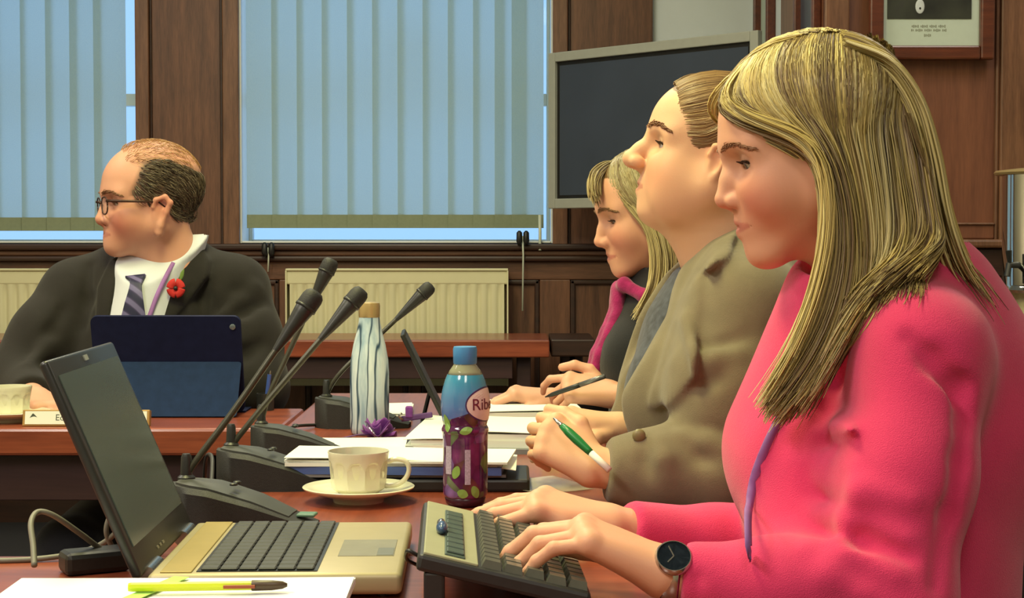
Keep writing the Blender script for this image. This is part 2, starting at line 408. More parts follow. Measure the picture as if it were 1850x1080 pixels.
radiator(wx(100, 6.28) - 0.85, wx(100, 6.28), 'cream ribbed panel radiator behind the man in the dark suit')
for o in bpy.data.objects:
    if o.name.startswith('radiator') and o.get('group'): del o['group']
# ---- lamp fixtures
DIFF, nt, bs = newmat('lamp_diffuser'); bs.inputs['Emission Color'].default_value = (1, 0.9, 0.65, 1); bs.inputs['Emission Strength'].default_value = 1.5
UNDER = ['the long table of microphones', 'the desk before the radiators', 'the table with the open laptop', 'the front end of the room, added as fill', 'the table with the name plate', 'the sideboard with the urn']
for (x, y, sx, sy, p, c), un in zip(LAMPS, UNDER):
    o = empty('ceiling_light', (x, y, CEIL), label='rectangular ceiling light panel near ' + un, cat='ceiling light', group='ceiling light panels')
    MB().box((-sx / 2 - 0.03, -sy / 2 - 0.03, -0.06), (sx / 2 + 0.03, sy / 2 + 0.03, 0.0), 0.005).build('housing', WHITEP, o)
    MB().box((-sx / 2, -sy / 2, -0.068), (sx / 2, sy / 2, -0.06)).build('diffuser', DIFF, o)
# ---- television on a corner bracket
TVB = mat('tv_bezel', (154, 156, 146), 0.45, var=0.03); TVS = mat('tv_screen', (58, 66, 80), 0.35, var=0.1, nscale=4, spec=0.35); TVK = mat('tv_black', (14, 13, 13), 0.4)
a = P(997, 97, 6.10); bq = P(1376, 62, 5.42); zt = a.z; zb_ = P(1000, 377, 6.10).z
dv = Vector((bq.x - a.x, bq.y - a.y, 0)); L = dv.length; ang = math.atan2(dv.y, dv.x)
tv = empty('television', ((a.x + bq.x) / 2, (a.y + bq.y) / 2, zb_), ang, 'large silver-framed flat television switched off, mounted in the corner', 'television')
H = zt - zb_; t = 0.034
for lo, hi in (((-L / 2, -0.02, 0), (-L / 2 + t, 0.004, H)), ((L / 2 - t, -0.02, 0), (L / 2, 0.004, H)), ((-L / 2 + t, -0.02, 0), (L / 2 - t, 0.004, t * 1.05)), ((-L / 2 + t, -0.02, H - t), (L / 2 - t, 0.004, H))):
    MB().box(lo, hi, 0.003).build('bezel', TVB, tv)
MB().box((-L / 2 + t, -0.006, t), (L / 2 - t, 0.004, H - t)).build('screen_border', TVK, tv)
MB().box((-L / 2 + t + 0.014, -0.008, t + 0.014), (L / 2 - t - 0.014, -0.002, H - t - 0.014)).build('screen', TVS, tv)
MB().box((-L / 2 + 0.06, 0.004, 0.05), (L / 2 - 0.16, 0.09, H - 0.05), 0.01).build('back_cover', BLACKP, tv)
MB().tube([(0, 0.09, H / 2), (0.0, 0.645, H / 2)], 0.03, 10).box((-0.12, 0.085, H / 2 - 0.1), (0.12, 0.10, H / 2 + 0.1), 0.003).build('bracket', BLACKP, tv)
# ---- framed pictures
W_FRAME = wood('frame_wood', (66, 26, 12), (104, 48, 24), 'x', 0.35, 2.0, coat=0.3)
MATBOARD = mat('mat_board', (190, 204, 190), 0.9, var=0.02)
INKT = mat('caption_ink', (128, 132, 112), 0.8, var=0.05)
PHOTO, nt, bs = newmat('dark_photo')
n1 = noise(nt, 9, 4, objco(nt)); r = ramp(nt, n1.outputs['Fac'], [(0.35, lin((22, 26, 20))), (0.6, lin((52, 56, 44))), (0.8, lin((40, 34, 48)))])
nt.links.new(r.outputs['Color'], bs.inputs['Base Color']); bs.inputs['Roughness'].default_value = 0.4
def framed(loc, rz, W, Hh, fw, label, mats, photo=None, caption=False, depth=0.03):
    o = empty('picture_frame', loc, rz, label, 'picture')
    for lo, hi in (((-W / 2, -depth, 0), (-W / 2 + fw, 0, Hh)), ((W / 2 - fw, -depth, 0), (W / 2, 0, Hh)), ((-W / 2 + fw, -depth, 0), (W / 2 - fw, 0, fw)), ((-W / 2 + fw, -depth, Hh - fw), (W / 2 - fw, 0, Hh))):
        MB().box(lo, hi, 0.006).build('frame_bar', W_FRAME, o)
    MB().box((-W / 2 + fw, -0.008, fw), (W / 2 - fw, -0.002, Hh - fw)).build('mount', mats, o)
    if photo:
        x0, x1, z0, z1 = photo; q = MB().box((x0, -0.0105, z0), (x1, -0.008, z1)).build('photograph', PHOTO, o)
    return o
pz = wz(111, RY); sc = RY / F
fr = framed((wx(1672, RY), RY - 0.03, pz), 0, 222 * sc, 0.62, 25 * sc, 'wood-framed dark photograph with pale mount and small caption', MATBOARD, ((1594 - 1672) * sc, (1744 - 1672) * sc, (111 - 38) * sc, 0.56))
c = Vector(((1652 - 1672) * sc, -0.0105, (111 - 16) * sc))
MB().sphere(c, (0.014, 0.002, 0.022), 16).build('emblem', mat('emblem_white', (196, 204, 206), 0.5), fr, True)
MB().sphere(c + Vector((0, -0.002, -0.006)), (0.003, 0.0012, 0.004), 8).build('emblem_dot', TVK, fr, True)
for i, (npx, dz) in enumerate(((62, 51), (64, 58), (18, 67))):
    wd = npx * sc
    # caption is an unreadable smudge in the photograph: three ragged grey bars of small strokes
    g = MB(); k = int(wd / 0.0045)
    for j in range(k):
        if (j * 7 + i * 3) % 6 == 5: continue
        hh = 0.0025 + 0.0018 * ((j * 5 + i) % 3) / 2
        x = -wd / 2 + j * 0.0045 - 3 * sc; z = (111 - dz) * sc
        g.box((x, -0.0086, z - hh), (x + 0.0026, -0.0079, z + hh))
    g.build('caption_line', INKT, fr)
# pictures on the return wall, seen almost edge-on
framed((XR, 6.18, wz(120, 6.2)), -math.pi / 2, 0.34, 0.62, 0.03, 'narrow wood-framed picture hanging on return wall beside the television', MATBOARD, depth=0.035)
framed((XR, 5.30, wz(75, 5.3)), -math.pi / 2, 0.36, 0.6, 0.03, 'wood-framed dark picture hanging near the corner of the panelled wall', TVS, depth=0.03)
# ================================================================ tables
T = 0.74
W_TABLE = wood('table_wood', (104, 44, 30), (158, 78, 52), 'y', 0.30, 0.7, coat=0.35)
W_TABLEX = wood('table_wood_cross', (108, 48, 32), (160, 82, 54), 'x', 0.32, 0.7, coat=0.3)
W_APRON = wood('table_apron', (46, 26, 28), (66, 40, 40), 'x', 0.5, 0.8)
def table(x0, x1, y0, y1, label, m, th=0.045, panel=None, top=T):
    cx, cy = (x0 + x1) / 2, (y0 + y1) / 2; o = empty('meeting_table', (cx, cy, 0), label=label, cat='table')
    a, b_ = (x1 - x0) / 2, (y1 - y0) / 2
    MB().box((-a, -b_, top - th), (a, b_, top), 0.006).build('tabletop', m, o)
    for sx in (-1, 1):
        for sy in (-1, 1):
            MB().box((sx * (a - 0.09) - 0.025, sy * (b_ - 0.09) - 0.025, 0), (sx * (a - 0.09) + 0.025, sy * (b_ - 0.09) + 0.025, top - th), 0.004).build('leg', W_APRON, o)
    if panel:
        ax, lo, hi = panel
        if ax == 'x': MB().box((-a + 0.13, -b_ + 0.03, lo), (a - 0.13, -b_ + 0.05, hi), 0.002).build('modesty_panel', W_APRON, o)
        else: MB().box((-a + 0.05, -b_ + 0.13, lo), (-a + 0.07, b_ - 0.13, hi), 0.002).build('modesty_panel', W_APRON, o)
    return o
table(-1.45, 0.20, 1.12, 1.848, 'reddish wooden table carrying the open laptop, papers and yellow pen', W_TABLEX)
table(-0.43, 0.165, 1.852, 3.80, 'long reddish wooden table lined with microphones before the women', W_TABLE, panel=('y', 0.5, 0.695))
table(-1.75, -0.434, 3.09, 3.455, 'reddish wooden table carrying the name plate and navy tablet', W_TABLEX, th=0.052, panel=('x', 0.60, 0.688))
zt = wz(614, 5.8)
table(-2.2, wx(993, 5.8), 5.8, 6.22, 'reddish wooden desk standing before the radiators', W_TABLEX, th=0.062, panel=('x', wz(684, 5.83), zt - 0.062), top=zt)
table(wx(996, 5.8), wx(1066, 5.8) + 0.02, 5.84, 6.22, 'small dark wooden desk beside the reddish desk', W_DARK, th=0.062, top=zt)
# ================================================================ materials for things
BLACKM = mat('black_satin', (34, 36, 35), 0.42, var=0.12, nscale=200)
BLACKR = mat('black_rough', (30, 31, 31), 0.6, var=0.2, nscale=300, bmp=0.3, bscale=900)
GOOSE = mat('gooseneck_metal', (72, 72, 62), 0.38, 0.55, var=0.1, nscale=500)
PAPER = mat('paper', (232, 236, 226), 0.85, var=0.012, nscale=3)
PAPERB = mat('paper_cool', (236, 238, 240), 0.85, var=0.012, nscale=3)
CHINA = mat('glazed_china', (226, 224, 196), 0.18, var=0.01, spec=0.5, coat=0.4)
# ================================================================ microphones
def loft(m, secs):
    n = len(secs[0]); vs = [Vector(p) for s in secs for p in s]; fs = []
    for i in range(len(secs) - 1):
        for q in range(n):
            r = (q + 1) % n; fs.append([i * n + q, i * n + r, (i + 1) * n + r, (i + 1) * n + q])
    fs.append(list(range(n))[::-1]); fs.append([(len(secs) - 1) * n + q for q in range(n)]); m._add(vs, fs); return m
def lerp(x, xs, ys): return float(np.interp(x, xs, ys))
def mic(loc, rz, neck, label, light=False, sc=1.0):
    """base local: +x to the nose. neck: world points from root to tip"""
    o = empty('conference_microphone', loc, rz, label, 'microphone')
    L = 0.178 * sc; secs = []; secs2 = []
    for i in range(25):
        t = i / 24; x = -0.045 * sc + L * t
        wd = 0.047 * sc * lerp(t, [0, 0.02, 0.06, 0.14, 0.3, 0.6, 0.9, 1], [0.25, 0.45, 0.68, 0.9, 1, 0.92, 0.62, 0.45])
        h = sc * lerp(t, [0, 0.1, 0.3, 0.6, 0.85, 1], [0.056, 0.056, 0.052, 0.036, 0.017, 0.008])
        secs.append([(x, -wd, 0), (x, wd, 0), (x, wd, h * 0.86), (x, wd * 0.86, h * 0.97), (x, 0, h), (x, -wd * 0.86, h * 0.97), (x, -wd, h * 0.86)])
    b_ = loft(MB(), secs).build('base', BLACKR, o, 38)
    # raised grey deck on the top face
    deck = []
    for i in range(14):
        t = 0.04 + 0.8 * i / 13; x = -0.045 * sc + L * t
        wd = 0.036 * sc * lerp(t, [0.04, 0.12, 0.3, 0.6, 0.9], [0.4, 0.85, 1, 0.9, 0.6]); h = sc * lerp(t, [0, 0.1, 0.3, 0.6, 0.85, 1], [0.056, 0.056, 0.052, 0.036, 0.017, 0.008])
        deck.append([(x, -wd, h * 0.95), (x, wd, h * 0.95), (x, wd, h + 0.0012), (x, 0, h + 0.002), (x, -wd, h + 0.0012)])
    loft(MB(), deck).build('deck', mat('mic_deck', (62, 64, 60), 0.5, var=0.1) if 'mic_deck' not in MATS else MATS['mic_deck'], o, 38)
    if light:
        MB().box((L * 0.62, -0.011, 0.0155), (L * 0.75, 0.011, 0.0195), 0.002, Matrix.Rotation(0.0, 4, 'Y')).build('button', mat('mic_button', (92, 128, 106), 0.4), o)
    for y in (-0.017, 0.0):
        MB().lathe([(0.005, 0), (0.005, 0.002), (0.0035, 0.003), (0, 0.003)], 10, c=(0.035 * sc, y, 0.0545 * sc)).build('key', BLACKM, o)
    Mi = (Matrix.Translation(loc) @ Matrix.Rotation(rz, 4, 'Z')).inverted()
    pts = [Mi @ Vector(p) for p in neck]
    MB().lathe([(0.011, 0), (0.011, 0.005), (0.0075, 0.008), (0.0065, 0.03), (0.0048, 0.034)], 14, c=(pts[0].x, pts[0].y, 0.054 * sc)).build('socket', BLACKM, o, 40)
    sp = [Vector(q) for q in spline(pts, 40)]
    tip = sp[-1]; d = (sp[-1] - sp[-4]).normalized(); hl = 0.098 * sc
    # stem stops where the capsule starts
    acc = 0; k = len(sp) - 1
    while k > 1 and acc < hl * 0.75: acc += (sp[k] - sp[k - 1]).length; k -= 1
    MB().tube(sp[:k + 1], 0.0043, 10).build('gooseneck', GOOSE, o, True)
    a = sp[k]; d = (tip - a).normalized(); Lh = (tip - a).length + 0.006
    M = Matrix.Translation(a) @ d.to_track_quat('Z', 'Y').to_matrix().to_4x4()
    prof = [(0.0, -0.012), (0.0045, -0.012), (0.006, 0.0), (0.0085, 0.25 * Lh), (0.0115, 0.55 * Lh), (0.0125, 0.64 * Lh), (0.0122, 0.66 * Lh)]
    MB().lathe([(r, z) for r, z in prof] + [(0.0, 0.66 * Lh)], 20, M=M).build('capsule', BLACKM, o, 50)
    MB().lathe([(0.0, 0.64 * Lh), (0.0126, 0.65 * Lh), (0.0138, 0.70 * Lh), (0.0138, 0.86 * Lh), (0.0125, 0.93 * Lh), (0.009, 0.98 * Lh), (0.0, Lh)], 20, M=M).build('grille', BLACKR, o, 50)
    MB().lathe([(0.0128, 0.655 * Lh), (0.0143, 0.66 * Lh), (0.0143, 0.70 * Lh), (0.0128, 0.705 * Lh)], 20, M=M).build('ring', BLACKM, o, True)
    return o
mic((-0.372, 2.03, T), math.radians(-5), [P(337, 893, 2.05), P(339, 858, 2.05), P(362, 822, 2.05), P(420, 745, 2.06), P(500, 630, 2.08), P(568, 533, 2.10)], 'black gooseneck microphone with green button, behind the open laptop', True)
mic((-0.375, 2.36, T), math.radians(-4), [P(418, 838, 2.38), P(421, 805, 2.38), P(446, 770, 2.38), P(500, 705, 2.39), P(590, 600, 2.41), P(652, 528, 2.43)], 'black gooseneck microphone between the green-buttoned microphone and patterned bottle')
mic((-0.385, 2.70, T), math.radians(4), [P(472, 785, 2.71), P(475, 752, 2.71), P(490, 705, 2.71), P(520, 640, 2.72), P(562, 550, 2.73), P(598, 473, 2.74)], 'black gooseneck microphone with the tallest head, beside the white sheet', sc=0.9)
mic((-0.325, 3.12, T), math.radians(-3), [P(590, 735, 3.12), P(594, 705, 3.12), P(618, 670, 3.12), P(668, 622, 3.13), P(725, 568, 3.14), P(777, 518, 3.15)], 'black gooseneck microphone standing behind the marble-patterned bottle')
# ================================================================ cups and saucers
def cup(loc, label, slabel, hx=1.0, n=72):
    sc_ = tag(MB().lathe([(0.0, 0.006), (0.028, 0.006), (0.030, 0.0), (0.034, 0.0), (0.036, 0.006), (0.060, 0.013), (0.0745, 0.0185), (0.0755, 0.0205), (0.074, 0.0215), (0.058, 0.016), (0.036, 0.0095), (0.026, 0.010), (0.024, 0.008), (0.0, 0.008)], n, c=(0, 0, 0)).build('saucer', CHINA, None, 60), slabel, 'saucer')
    sc_.location = loc
    o = empty('coffee_cup', (loc[0], loc[1], loc[2] + 0.0108), label=label, cat='cup')
    def facet(a, z):
        if z < 0.004 or z > 0.046: return 1.0
        k = 10; ph = ((a / (2 * math.pi) * k) % 1.0) - 0.5
        arch = 0.044 - 0.012 * (2 * abs(ph)) ** 2.2
        s = 1.0 if z < arch else 0.0
        return 1.0 - 0.062 * s * (1 - 4 * ph * ph) ** 0.8 * min(1, (z - 0.003) / 0.012)
    H = 0.058
    out = [(0.0, 0.0), (0.026, 0.0), (0.029, 0.003), (0.034, 0.006)] + [(0.0365 + 0.0035 * t, 0.008 + 0.0385 * t) for t in np.linspace(0, 1, 22)] + [(0.0405, 0.050), (0.0415, 0.056), (0.0412, H), (0.0400, H), (0.0385, 0.050), (0.036, 0.012), (0.028, 0.006), (0.0, 0.006)]
    MB().lathe(out, 120, fn=lambda a, z: facet(a, z)).build('bowl', CHINA, o, 50)
    MB().lathe([(0.0, 0.044), (0.0355, 0.044)], 40).build('coffee', mat('milky_coffee', (150, 128, 84), 0.12) if 'milky_coffee' not in MATS else MATS['milky_coffee'], o)
    hp = [(hx * 0.037, 0, 0.042), (hx * 0.05, 0, 0.0465), (hx * 0.064, 0, 0.043), (hx * 0.068, 0, 0.032), (hx * 0.063, 0, 0.020), (hx * 0.052, 0, 0.012), (hx * 0.036, 0, 0.010)]
    MB().tube([Vector(q) for q in spline(hp, 28)], 0.0042, 10, flat=0.8).build('handle', CHINA, o, True)
    return o
cup((-0.207, 2.23, T), 'white fluted china cup of coffee on saucer beside the purple bottle', 'white china saucer on the reddish table beside the purple bottle')
cp = P(16, 752, 3.2)
cup((cp.x, 3.21, T), 'white china cup standing by the name plate', 'white china saucer under the cup by the name plate', -1.0)
# ================================================================ insulated bottle with marble pattern
MARB, nt, bs = newmat('marble_paint')
v = objco(nt, (26, 26, 4.5)); n1 = noise(nt, 1.3, 4, v, 0.65)
v2 = objco(nt, (30, 30, 5)); wv = nt.nodes.new('ShaderNodeTexWave'); wv.inputs['Scale'].default_value = 0.55; wv.inputs['Distortion'].default_value = 9; wv.inputs['Detail'].default_value = 2.5; wv.inputs['Detail Scale'].default_value = 1.4
nt.links.new(v2, wv.inputs['Vector'])
r1 = ramp(nt, n1.outputs['Fac'], [(0.30, lin((126, 160, 186))), (0.5, lin((190, 208, 218))), (0.7, lin((222, 232, 234)))])
r2 = ramp(nt, wv.outputs['Color'], [(0.0, (1, 1, 1, 1)), (0.09, (0.35, 0.35, 0.35, 1)), (0.17, (0, 0, 0, 1))])
mxx = nt.nodes.new('ShaderNodeMix'); mxx.data_type = 'RGBA'; nt.links.new(r2.outputs['Color'], mxx.inputs[0]); nt.links.new(r1.outputs['Color'], mxx.inputs[6]); mxx.inputs[7].default_value = lin((34, 66, 92))
nt.links.new(mxx.outputs[2], bs.inputs['Base Color']); bs.inputs['Roughness'].default_value = 0.35
COPPER = mat('cap_copper', (196, 172, 122), 0.3, 0.55, var=0.05)
bx = wx(667, 3.0)
o = empty('insulated_bottle', (bx, 3.0, T), label='blue and white marble-patterned steel bottle with brass-coloured cap', cat='bottle')
MB().lathe([(0, 0), (0.030, 0), (0.0335, 0.004), (0.0352, 0.014), (0.0354, 0.11), (0.034, 0.135), (0.029, 0.163), (0.023, 0.186), (0.0195, 0.203), (0.0185, 0.212), (0.0, 0.212)], 48).build('body', MARB, o, 50)
MB().lathe([(0.0, 0.212), (0.0188, 0.212), (0.0192, 0.214), (0.0195, 0.232), (0.0185, 0.238), (0.012, 0.240), (0, 0.240)], 40).build('cap', COPPER, o, 40)
MB().lathe([(0.0, 0.210), (0.0178, 0.2105), (0.0178, 0.2125), (0.0, 0.2125)], 40).build('neck_ring', STEEL, o)
# ================================================================ purple juice bottle
o = empty('juice_bottle', (wx(840, 2.195), 2.195, T), label='plastic juice bottle with blue cap and purple berry-printed sleeve', cat='bottle')
SLEEVE, nt, bs = newmat('berry_sleeve')
vo = nt.nodes.new('ShaderNodeTexVoronoi'); vo.inputs['Scale'].default_value = 62; nt.links.new(objco(nt, (1, 1, 0.8)), vo.inputs['Vector'])
sx = nt.nodes.new('ShaderNodeSeparateColor'); nt.links.new(vo.outputs['Color'], sx.inputs[0])
rb = ramp(nt, sx.outputs[0], [(0.0, lin((84, 34, 88))), (0.40, lin((126, 52, 112))), (0.60, lin((150, 118, 184))), (0.70, lin((104, 38, 62))), (0.85, lin((128, 160, 92))), (1.0, lin((88, 48, 112)))]); rb.color_ramp.interpolation = 'LINEAR'
rd = ramp(nt, vo.outputs['Distance'], [(0.0, (1.25, 1.25, 1.25, 1)), (0.6, (0.55, 0.55, 0.55, 1))])
mu = nt.nodes.new('ShaderNodeMix'); mu.data_type = 'RGBA'; mu.blend_type = 'MULTIPLY'; mu.inputs[0].default_value = 1; nt.links.new(rb.outputs['Color'], mu.inputs[6]); nt.links.new(rd.outputs['Color'], mu.inputs[7])
# blue upper part with a slanted wavy border
gz = nt.nodes.new('ShaderNodeTexCoord'); sp3 = nt.nodes.new('ShaderNodeSeparateXYZ'); nt.links.new(gz.outputs['Object'], sp3.inputs[0])
ad = nt.nodes.new('ShaderNodeMath'); ad.operation = 'MULTIPLY_ADD'; ad.inputs[1].default_value = -0.35; nt.links.new(sp3.outputs['X'], ad.inputs[0]); nt.links.new(sp3.outputs['Z'], ad.inputs[2])
ad2 = nt.nodes.new('ShaderNodeMath'); ad2.operation = 'GREATER_THAN'; ad2.inputs[1].default_value = 0.124; nt.links.new(ad.outputs[0], ad2.inputs[0])
rz_ = ramp(nt, sp3.outputs['Z'], [(0.0, lin((60, 120, 180))), (0.115, lin((96, 120, 190))), (0.17, lin((62, 142, 182)))])
m2 = nt.nodes.new('ShaderNodeMix'); m2.data_type = 'RGBA'; nt.links.new(ad2.outputs[0], m2.inputs[0]); nt.links.new(mu.outputs[2], m2.inputs[6]); nt.links.new(rz_.outputs['Color'], m2.inputs[7])
nt.links.new(m2.outputs[2], bs.inputs['Base Color']); bs.inputs['Roughness'].default_value = 0.15; bs.inputs['Coat Weight'].default_value = 0.5
PET, nt, bs = newmat('clear_plastic'); bs.inputs['Base Color'].default_value = lin((196, 200, 170)); bs.inputs['Roughness'].default_value = 0.06; bs.inputs['Alpha'].default_value = 0.45
JUICE = mat('dark_juice', (58, 20, 36), 0.3)
CAPB = mat('blue_cap', (72, 142, 204), 0.4, var=0.02)
sl_prof = [(0.0265, 0.012), (0.0290, 0.016), (0.0298, 0.03), (0.0296, 0.07), (0.0300, 0.094), (0.0312, 0.100), (0.0308, 0.104), (0.0290, 0.108), (0.0300, 0.113), (0.0318, 0.125), (0.0322, 0.135), (0.0310, 0.150), (0.0270, 0.166), (0.0235, 0.175)]
def ribs(a, z): return 1.0 + (0.010 * math.cos(9 * a) if 0.018 < z < 0.095 else 0.0)
m = MB(); prof = [tuple(q) for q in spline(sl_prof, 60)]; nn = 72; k = len(prof); vs = []; fs = []
for i in range(nn):
    a = 2 * math.pi * i / nn
    for r, z in prof: vs.append((r * ribs(a, z) * math.cos(a), r * ribs(a, z) * math.sin(a), z))
for i in range(nn):
    for q in range(k - 1): fs.append([i * k + q, ((i + 1) % nn) * k + q, ((i + 1) % nn) * k + q + 1, i * k + q + 1])
m._add(vs, fs); m.build('printed_sleeve', SLEEVE, o, True)
MB().lathe([(0, 0.0), (0.020, 0.0), (0.0255, 0.004), (0.0272, 0.012), (0.0262, 0.0125), (0.0, 0.0125)], 40).build('bottle_base', JUICE, o, True)
MB().lathe([(0.0238, 0.1735), (0.0205, 0.180), (0.0155, 0.187), (0.0135, 0.190), (0.0135, 0.200), (0, 0.200)], 40).build('bottle_shoulder', PET, o, True)
MB().lathe([(0, 0.1885), (0.0148, 0.1885), (0.0156, 0.1895), (0.0158, 0.208), (0.0150, 0.2115), (0.0, 0.212)], 40, fn=lambda a, z: 1 + 0.012 * math.cos(30 * a) * (0.190 < z < 0.209)).build('cap', CAPB, o, 50)
# round emblem and lettering wrapped onto the sleeve
def rad_at(z): return float(np.interp(z, [q[1] for q in prof], [q[0] for q in prof]))
def wrap(me, ang0, z0, off):
    for vtx in me.vertices:
        x, y, d = vtx.co; z = z0 + y; r = rad_at(z) * 1.0 + off + d; a = ang0 + x / 0.032
        vtx.co = (r * math.cos(a), r * math.sin(a), z)
A0 = math.radians(-21); Z0 = 0.1365
def disc(rx, rz2, name, m_, off):
    g = MB(); vs = []; fs = []; R, N = 8, 40
    for i in range(R + 1):
        for j in range(N): vs.append((rx * i / R * math.cos(2 * math.pi * j / N), rz2 * i / R * math.sin(2 * math.pi * j / N), 0))
    for i in range(R):
        for j in range(N): fs.append([i * N + j, (i + 1) * N + j, (i + 1) * N + (j + 1) % N, i * N + (j + 1) % N])
    g._add(vs, fs); me = g.mesh(name); wrap(me, A0, Z0, off); me.materials.append(m_); q = bpy.data.objects.new(name, me); link(q, o); return q
def strip(ang, w_, z0, z1, name, m_):
    g = MB(); g.grid(lambda u, v_: Vector(((u - 0.5) * w_, z0 + (z1 - z0) * v_ - Z0, 0)), 6, 8); me = g.mesh(name); wrap(me, math.radians(ang), Z0, 0.0007); me.materials.append(m_); q = bpy.data.objects.new(name, me); link(q, o)
PALEP = mat('pale_print', (176, 166, 186), 0.4, var=0.25, nscale=400); LEAFP = mat('leaf_print', (132, 172, 84), 0.4, var=0.1)
strip(-82, 0.008, 0.032, 0.078, 'printed_panel', PALEP); strip(-135, 0.011, 0.045, 0.082, 'printed_panel', PALEP); 
def leaf(ang, z, rx, rz2, tilt):
    g = MB(); ct, st = math.cos(tilt), math.sin(tilt); vs = [(0, z - Z0, 0)]
    for j in range(24):
        t = 2 * math.pi * j / 24; x, y = rx * math.cos(t), rz2 * math.sin(t) * abs(math.sin(t)) ** 0.4; vs.append((x * ct - y * st, z - Z0 + x * st + y * ct, 0))
    g._add(vs, [[0, j + 1, (j + 1) % 24 + 1] for j in range(24)]); me = g.mesh('printed_leaf'); wrap(me, math.radians(ang), Z0, 0.0007); me.materials.append(LEAFP); link(bpy.data.objects.new('printed_leaf', me), o)
leaf(-86, 0.103, 0.009, 0.005, 0.3); leaf(-112, 0.048, 0.006, 0.009, -0.4); leaf(-140, 0.112, 0.006, 0.012, 0.3); leaf(-62, 0.022, 0.006, 0.009, 0.5); leaf(-95, 0.020, 0.008, 0.006, -0.3)
disc(0.0375, 0.0235, 'emblem_border', mat('emblem_purple', (70, 44, 96), 0.3), 0.0004)
disc(0.0355, 0.0215, 'emblem', mat('emblem_cream', (226, 208, 204), 0.3), 0.0008)
q = text_obj('lettering', 'Ribena', 0.0215, Matrix.Identity(4), mat('lettering_plum', (104, 34, 58), 0.4), o, 0.0002); wrap(q.data, A0, Z0, 0.0014)
# ================================================================ paper goods
def sheet(cx, cy, z, w_, d_, rz, th=0.0004, wav=0.0, seed=0, curl=0.0, nu=14, nv=10):
    m = MB(); R_ = Matrix.Rotation(rz, 3, 'Z'); rnd = random.Random(seed); ph = rnd.random() * 6
    def fn(u, v_):
        x = (u - 0.5) * w_; y = (v_ - 0.5) * d_
        zz = wav * (0.5 + 0.5 * math.sin(3.1 * u + 2 * v_ + ph)) + curl * (u ** 4)
        p = R_ @ Vector((x, y, 0)); return Vector((cx + p.x, cy + p.y, z + th + zz))
    m.grid(fn, nu, nv, th); return m
def stack(name, label, cat, cx, cy, z, w_, d_, rz, layers, top_curl=0.0, wav=0.001):
    """layers: (partname, thickness, material, dx, dy, drz, dw, dd)"""
    o = empty(name, (cx, cy, z), rz, label, cat); zz = 0.0
    for i, (pn, th, m_, dx, dy, dr, dw, dd) in enumerate(layers):
        last = i == len(layers) - 1
        sheet(dx, dy, zz, w_ + dw, d_ + dd, dr, th, wav if last else 0.0, i, top_curl if last else 0).build(pn, m_, o, 40)
        zz += th + 0.0003
    return o
BLUEF = mat('blue_folder', (74, 98, 158), 0.5, var=0.05); GREYF = mat('grey_folder', (120, 122, 124), 0.6); BLUED = mat('dark_blue_folder', (38, 64, 116), 0.5)
# near stack with highlighted top sheet
st = stack('paper_stack', 'stack of white papers with blue folder beneath, under the yellow pen', 'papers', -0.315, 1.475, T + 0.0005, 0.318, 0.225, math.radians(0.5),
      [('sheet_stack', 0.006, PAPER, -0.02, -0.03, 0.03, 0.02, -0.02), ('folder', 0.004, BLUED, -0.012, -0.045, -0.05, 0.0, -0.06), ('sheet_stack', 0.010, PAPERB, -0.004, -0.002, 0.01, 0.0, 0), ('sheet_stack', 0.006, PAPERB, 0.004, 0.004, 0.0, 0.004, 0.0), ('top_sheet', 0.0012, PAPERB, 0.006, -0.004, 0.004, 0.0, 0)], wav=0.0012)
HL = mat('highlighter', (176, 222, 110), 0.8, var=0.05)
m = MB(); m.box((-0.010, -0.11, 0), (0.006, 0.108, 0.0006)); hb = m.build('highlight_stripe', HL, st); hb.location = (-0.028, -0.002, 0.0306); hb.rotation_euler = (0, 0, math.radians(-16))
# yellow pen
YEL = mat('yellow_plastic', (206, 220, 40), 0.35, var=0.03); BROWNP = mat('brown_plastic', (70, 52, 34), 0.4); REDP = mat('red_clip', (150, 70, 40), 0.4)  # the clip is one even red-brown
zp = T + 0.0366; p0 = P(231, 1052, 1.505); p1 = P(519, 1051, 1.515)
o = empty('ballpoint_pen', (p0.x, p0.y, zp), math.atan2(p1.y - p0.y, p1.x - p0.x), 'yellow ballpoint pen with brown cap lying on white papers', 'pen'); Lp = (p1 - p0).length
Mx = Matrix.Rotation(math.pi / 2, 4, 'Y')
MB().lathe([(0, 0), (0.0038, 0.0005), (0.0043, 0.003), (0.0043, Lp * 0.80), (0, Lp * 0.80)], 8, M=Mx).build('barrel', YEL, o)
MB().lathe([(0.0047, Lp * 0.775), (0.0050, Lp * 0.78), (0.0048, Lp * 0.90), (0.0036, Lp * 0.97), (0.0016, Lp), (0, Lp)], 14, M=Mx).build('cap', BROWNP, o, 40)
MB().box((Lp * 0.60, -0.0062, -0.0016), (Lp * 0.80, -0.0042, 0.0016), 0.0005).build('clip', REDP, o)
# far stacks on the long table
stack('paper_stack', 'untidy paper stack with blue folder behind the white cup', 'papers', -0.160, 2.388, T + 0.0195, 0.305, 0.150, math.radians(-2),
      [('folder', 0.004, GREYF, 0, 0.005, 0.02, 0, 0), ('folder', 0.011, BLUEF, -0.005, 0.0, -0.02, 0.004, 0), ('sheet_stack', 0.005, PAPER, -0.006, 0.004, 0.03, 0.0, 0), ('sheet_stack', 0.003, PAPER, 0.003, -0.002, -0.05, 0.01, 0), ('top_sheet', 0.001, PAPER, 0.004, 0.002, 0.02, 0.02, 0)], top_curl=-0.014, wav=0.003)
tag(MB().box((-0.13, -0.075, 0), (0.13, 0.075, 0.018), 0.004).build('black_folder', BLACKM, None), 'thick black folder lying under the untidy paper stack', 'folder').location = (-0.105, 2.385, T)
